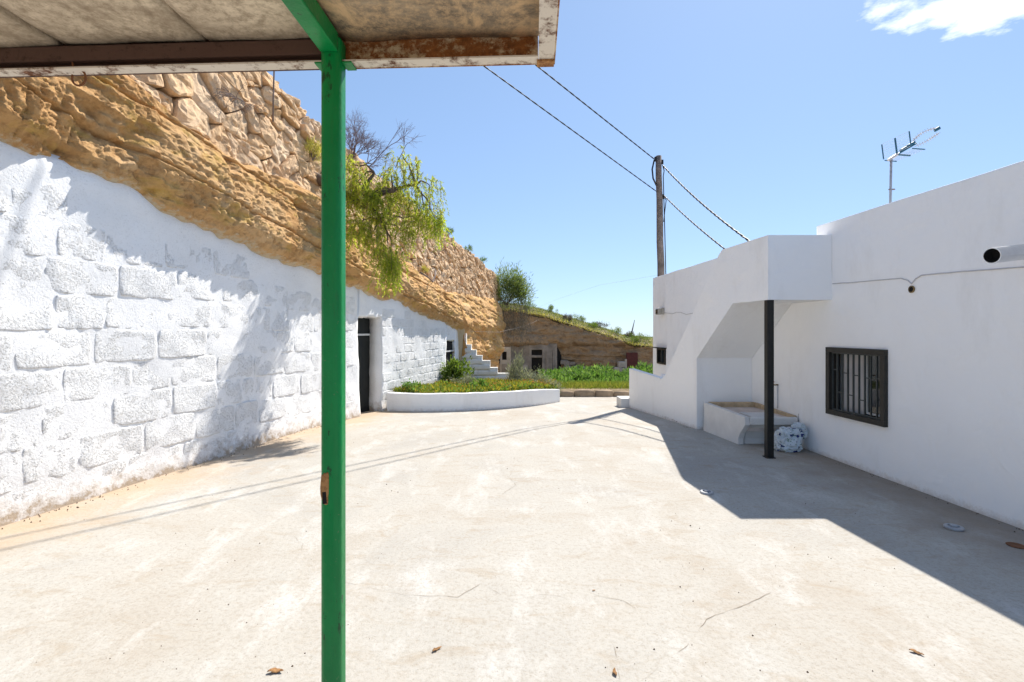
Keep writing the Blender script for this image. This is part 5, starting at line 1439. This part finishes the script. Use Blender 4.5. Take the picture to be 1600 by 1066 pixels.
# ---- shrub hanging at the far end of the stone wall
hb_ = bush('hanging_shrub', 'grey green shrub hanging at the far end of the stone wall against the sky', 'shrub', (-.22, 21.7, 2.85), (.98, .75, 1.35), 6500, .20, .026, 'leaf_dark', droop=.1, stems=14)
P_ = []; D_ = []
for q in range(560):
    a_ = np.array([rng.uniform(-.95, .75), 21.6 + rng.uniform(-.5, .4), rng.uniform(2.1, 3.4)]); Ls = rng.uniform(.5, 1.5); m = 9
    t_ = np.linspace(0, 1, m); pp = np.repeat(a_[None], m, 0); pp[:, 2] -= Ls * t_; pp[:, 0] += rng.normal() * .18 * t_
    P_.append(pp); D_.append(np.tile([rng.normal() * .2, rng.normal() * .2, -1.0], (m, 1)) + rng.normal(size=(m, 3)) * .2)
P_ = np.concatenate(P_); D_ = np.concatenate(D_); k_ = len(P_)
foliage_obj('hanging_twigs', [leaf_quads(P_, D_, rvec(k_), rng.uniform(.12, .24, k_), rng.uniform(.008, .016, k_))], M['leaf_straw'], hb_)
tag(fm_.__class__().tube([tuple(p) for p in (W(12.6, 3.15, .18), W(12.8, 3.05, .3), W(13.1, 2.95, .32), W(13.3, 3.12, .3), W(13.6, 3.3, .2))], .018, 7).build('bare_root', M['twig'], smooth=True), 'pale bent root sticking out of the rock below the stone wall', 'root')
# ---- growth along the cliff top
def top_pt(h=0):
    x = rng.uniform(-.8, 9.5); y = CY + .15 + 3.2 * rng.random() ** 1.4
    return (x, y, float(cliff_top(x, y)) - .03 + h * rng.random())
scatter('overhanging_grass', 'grass and roots hanging over the edge of the cave cliff', 2000, lambda: (lambda x: (x, CY - .22 + .5 * rng.random(), float(cliff_top(x, CY + .1)) - .12 + .16 * rng.random()))(rng.uniform(-.8, 9.5)), .08, .20, .012, .03, 'leaf_pepper_old', 1.0)
scatter('cliff_grass', 'sunlit yellow green grass along the top of the cave cliff', 8500, lambda: top_pt(.03), .06, .19, .012, .03, 'grass', .7)
scatter('dry_grass', 'dry straw coloured grass between the green along the cliff top', 6500, lambda: top_pt(.03), .06, .20, .010, .022, 'leaf_silver', .7)
ridge = [(1.0, .42, .38, 'leaf_dark'), (2.5, .30, .32, 'leaf_dark'), (3.3, .34, .22, 'leaf_straw'), (4.1, .45, .26, 'leaf_dark'), (4.8, .36, .22, 'leaf_bush'), (5.5, .5, .30, 'leaf_straw'), (6.2, .42, .30, 'leaf_dark'), (6.9, .46, .34, 'leaf_bush'), (7.7, .5, .3, 'leaf_dark'), (7.3, .4, .24, 'leaf_straw')]
rl = ['dark shrub on the cliff top nearest the hanging shrub', 'small round dark shrub standing up on the grassy cliff crest', 'grey straw tuft on the cliff crest beside the round dark shrub', 'dark low shrub on the cliff top above the long slot', 'fresh green shrub on the cliff top left of the straw shrub', 'wide grey straw shrub on the middle of the cliff crest', 'dark shrub on the cliff top left of the agave stalk', 'yellow green shrub overhanging the cliff edge near the agave stalk', 'dark shrub on the cliff top against the white house corner', 'low straw tuft under the agave stalk on the cliff top']
for q, (x, r_, h__, mt) in enumerate(ridge):
    y = CY + (1.9 if q % 2 else .8)
    if q == 7: y = CY + .25
    bush('ridge_shrub', rl[q], 'shrub', (x, y, float(cliff_top(x, y)) - .03), (r_, .4, h__ * 1.4), 700, .10, .022, mt, 'shrubs along the cliff top', stems=4)
ag = empty('agave_stalk', (7.35, 30.2, 1.1), 'thin leaning dry agave stalk on the cliff top beside the house corner', 'agave stalk')
a0 = np.array([7.42, 30.2, float(cliff_top(7.4, 30.2)) - .1])
MB().tube([tuple(a0), tuple(a0 + np.array([.10, 0, .55])), tuple(a0 + np.array([.24, 0, 1.15]))], [.05, .04, .015], 7).build('stalk', M['twig'], ag)
P_ = np.repeat(a0[None], 26, 0); D_ = rvec(26); D_[:, 2] = np.abs(D_[:, 2]) + .3
foliage_obj('rosette', [leaf_quads(P_, D_, rvec(26), np.full(26, .45), np.full(26, .06))], M['leaf_silver'], ag)
# tufts at the top of the stone wall and foot of the rock far along
for q, (s, z_, sz) in enumerate(((20.3, 4.42, .2), (18.2, 4.62, .14), (16.2, 4.86, .12))):
    bush('wall_top_tuft', ('green tuft on the far end of the stone wall crest', 'small tuft on the stone wall crest before the far end', 'tiny tuft on the stone wall crest right of the pepper tree')[q], 'grass tuft', W(s, z_, -.35)[()], (sz, sz, sz), 220, .14, .012, 'leaf_bush', 'tufts on the stone wall crest', stems=3)
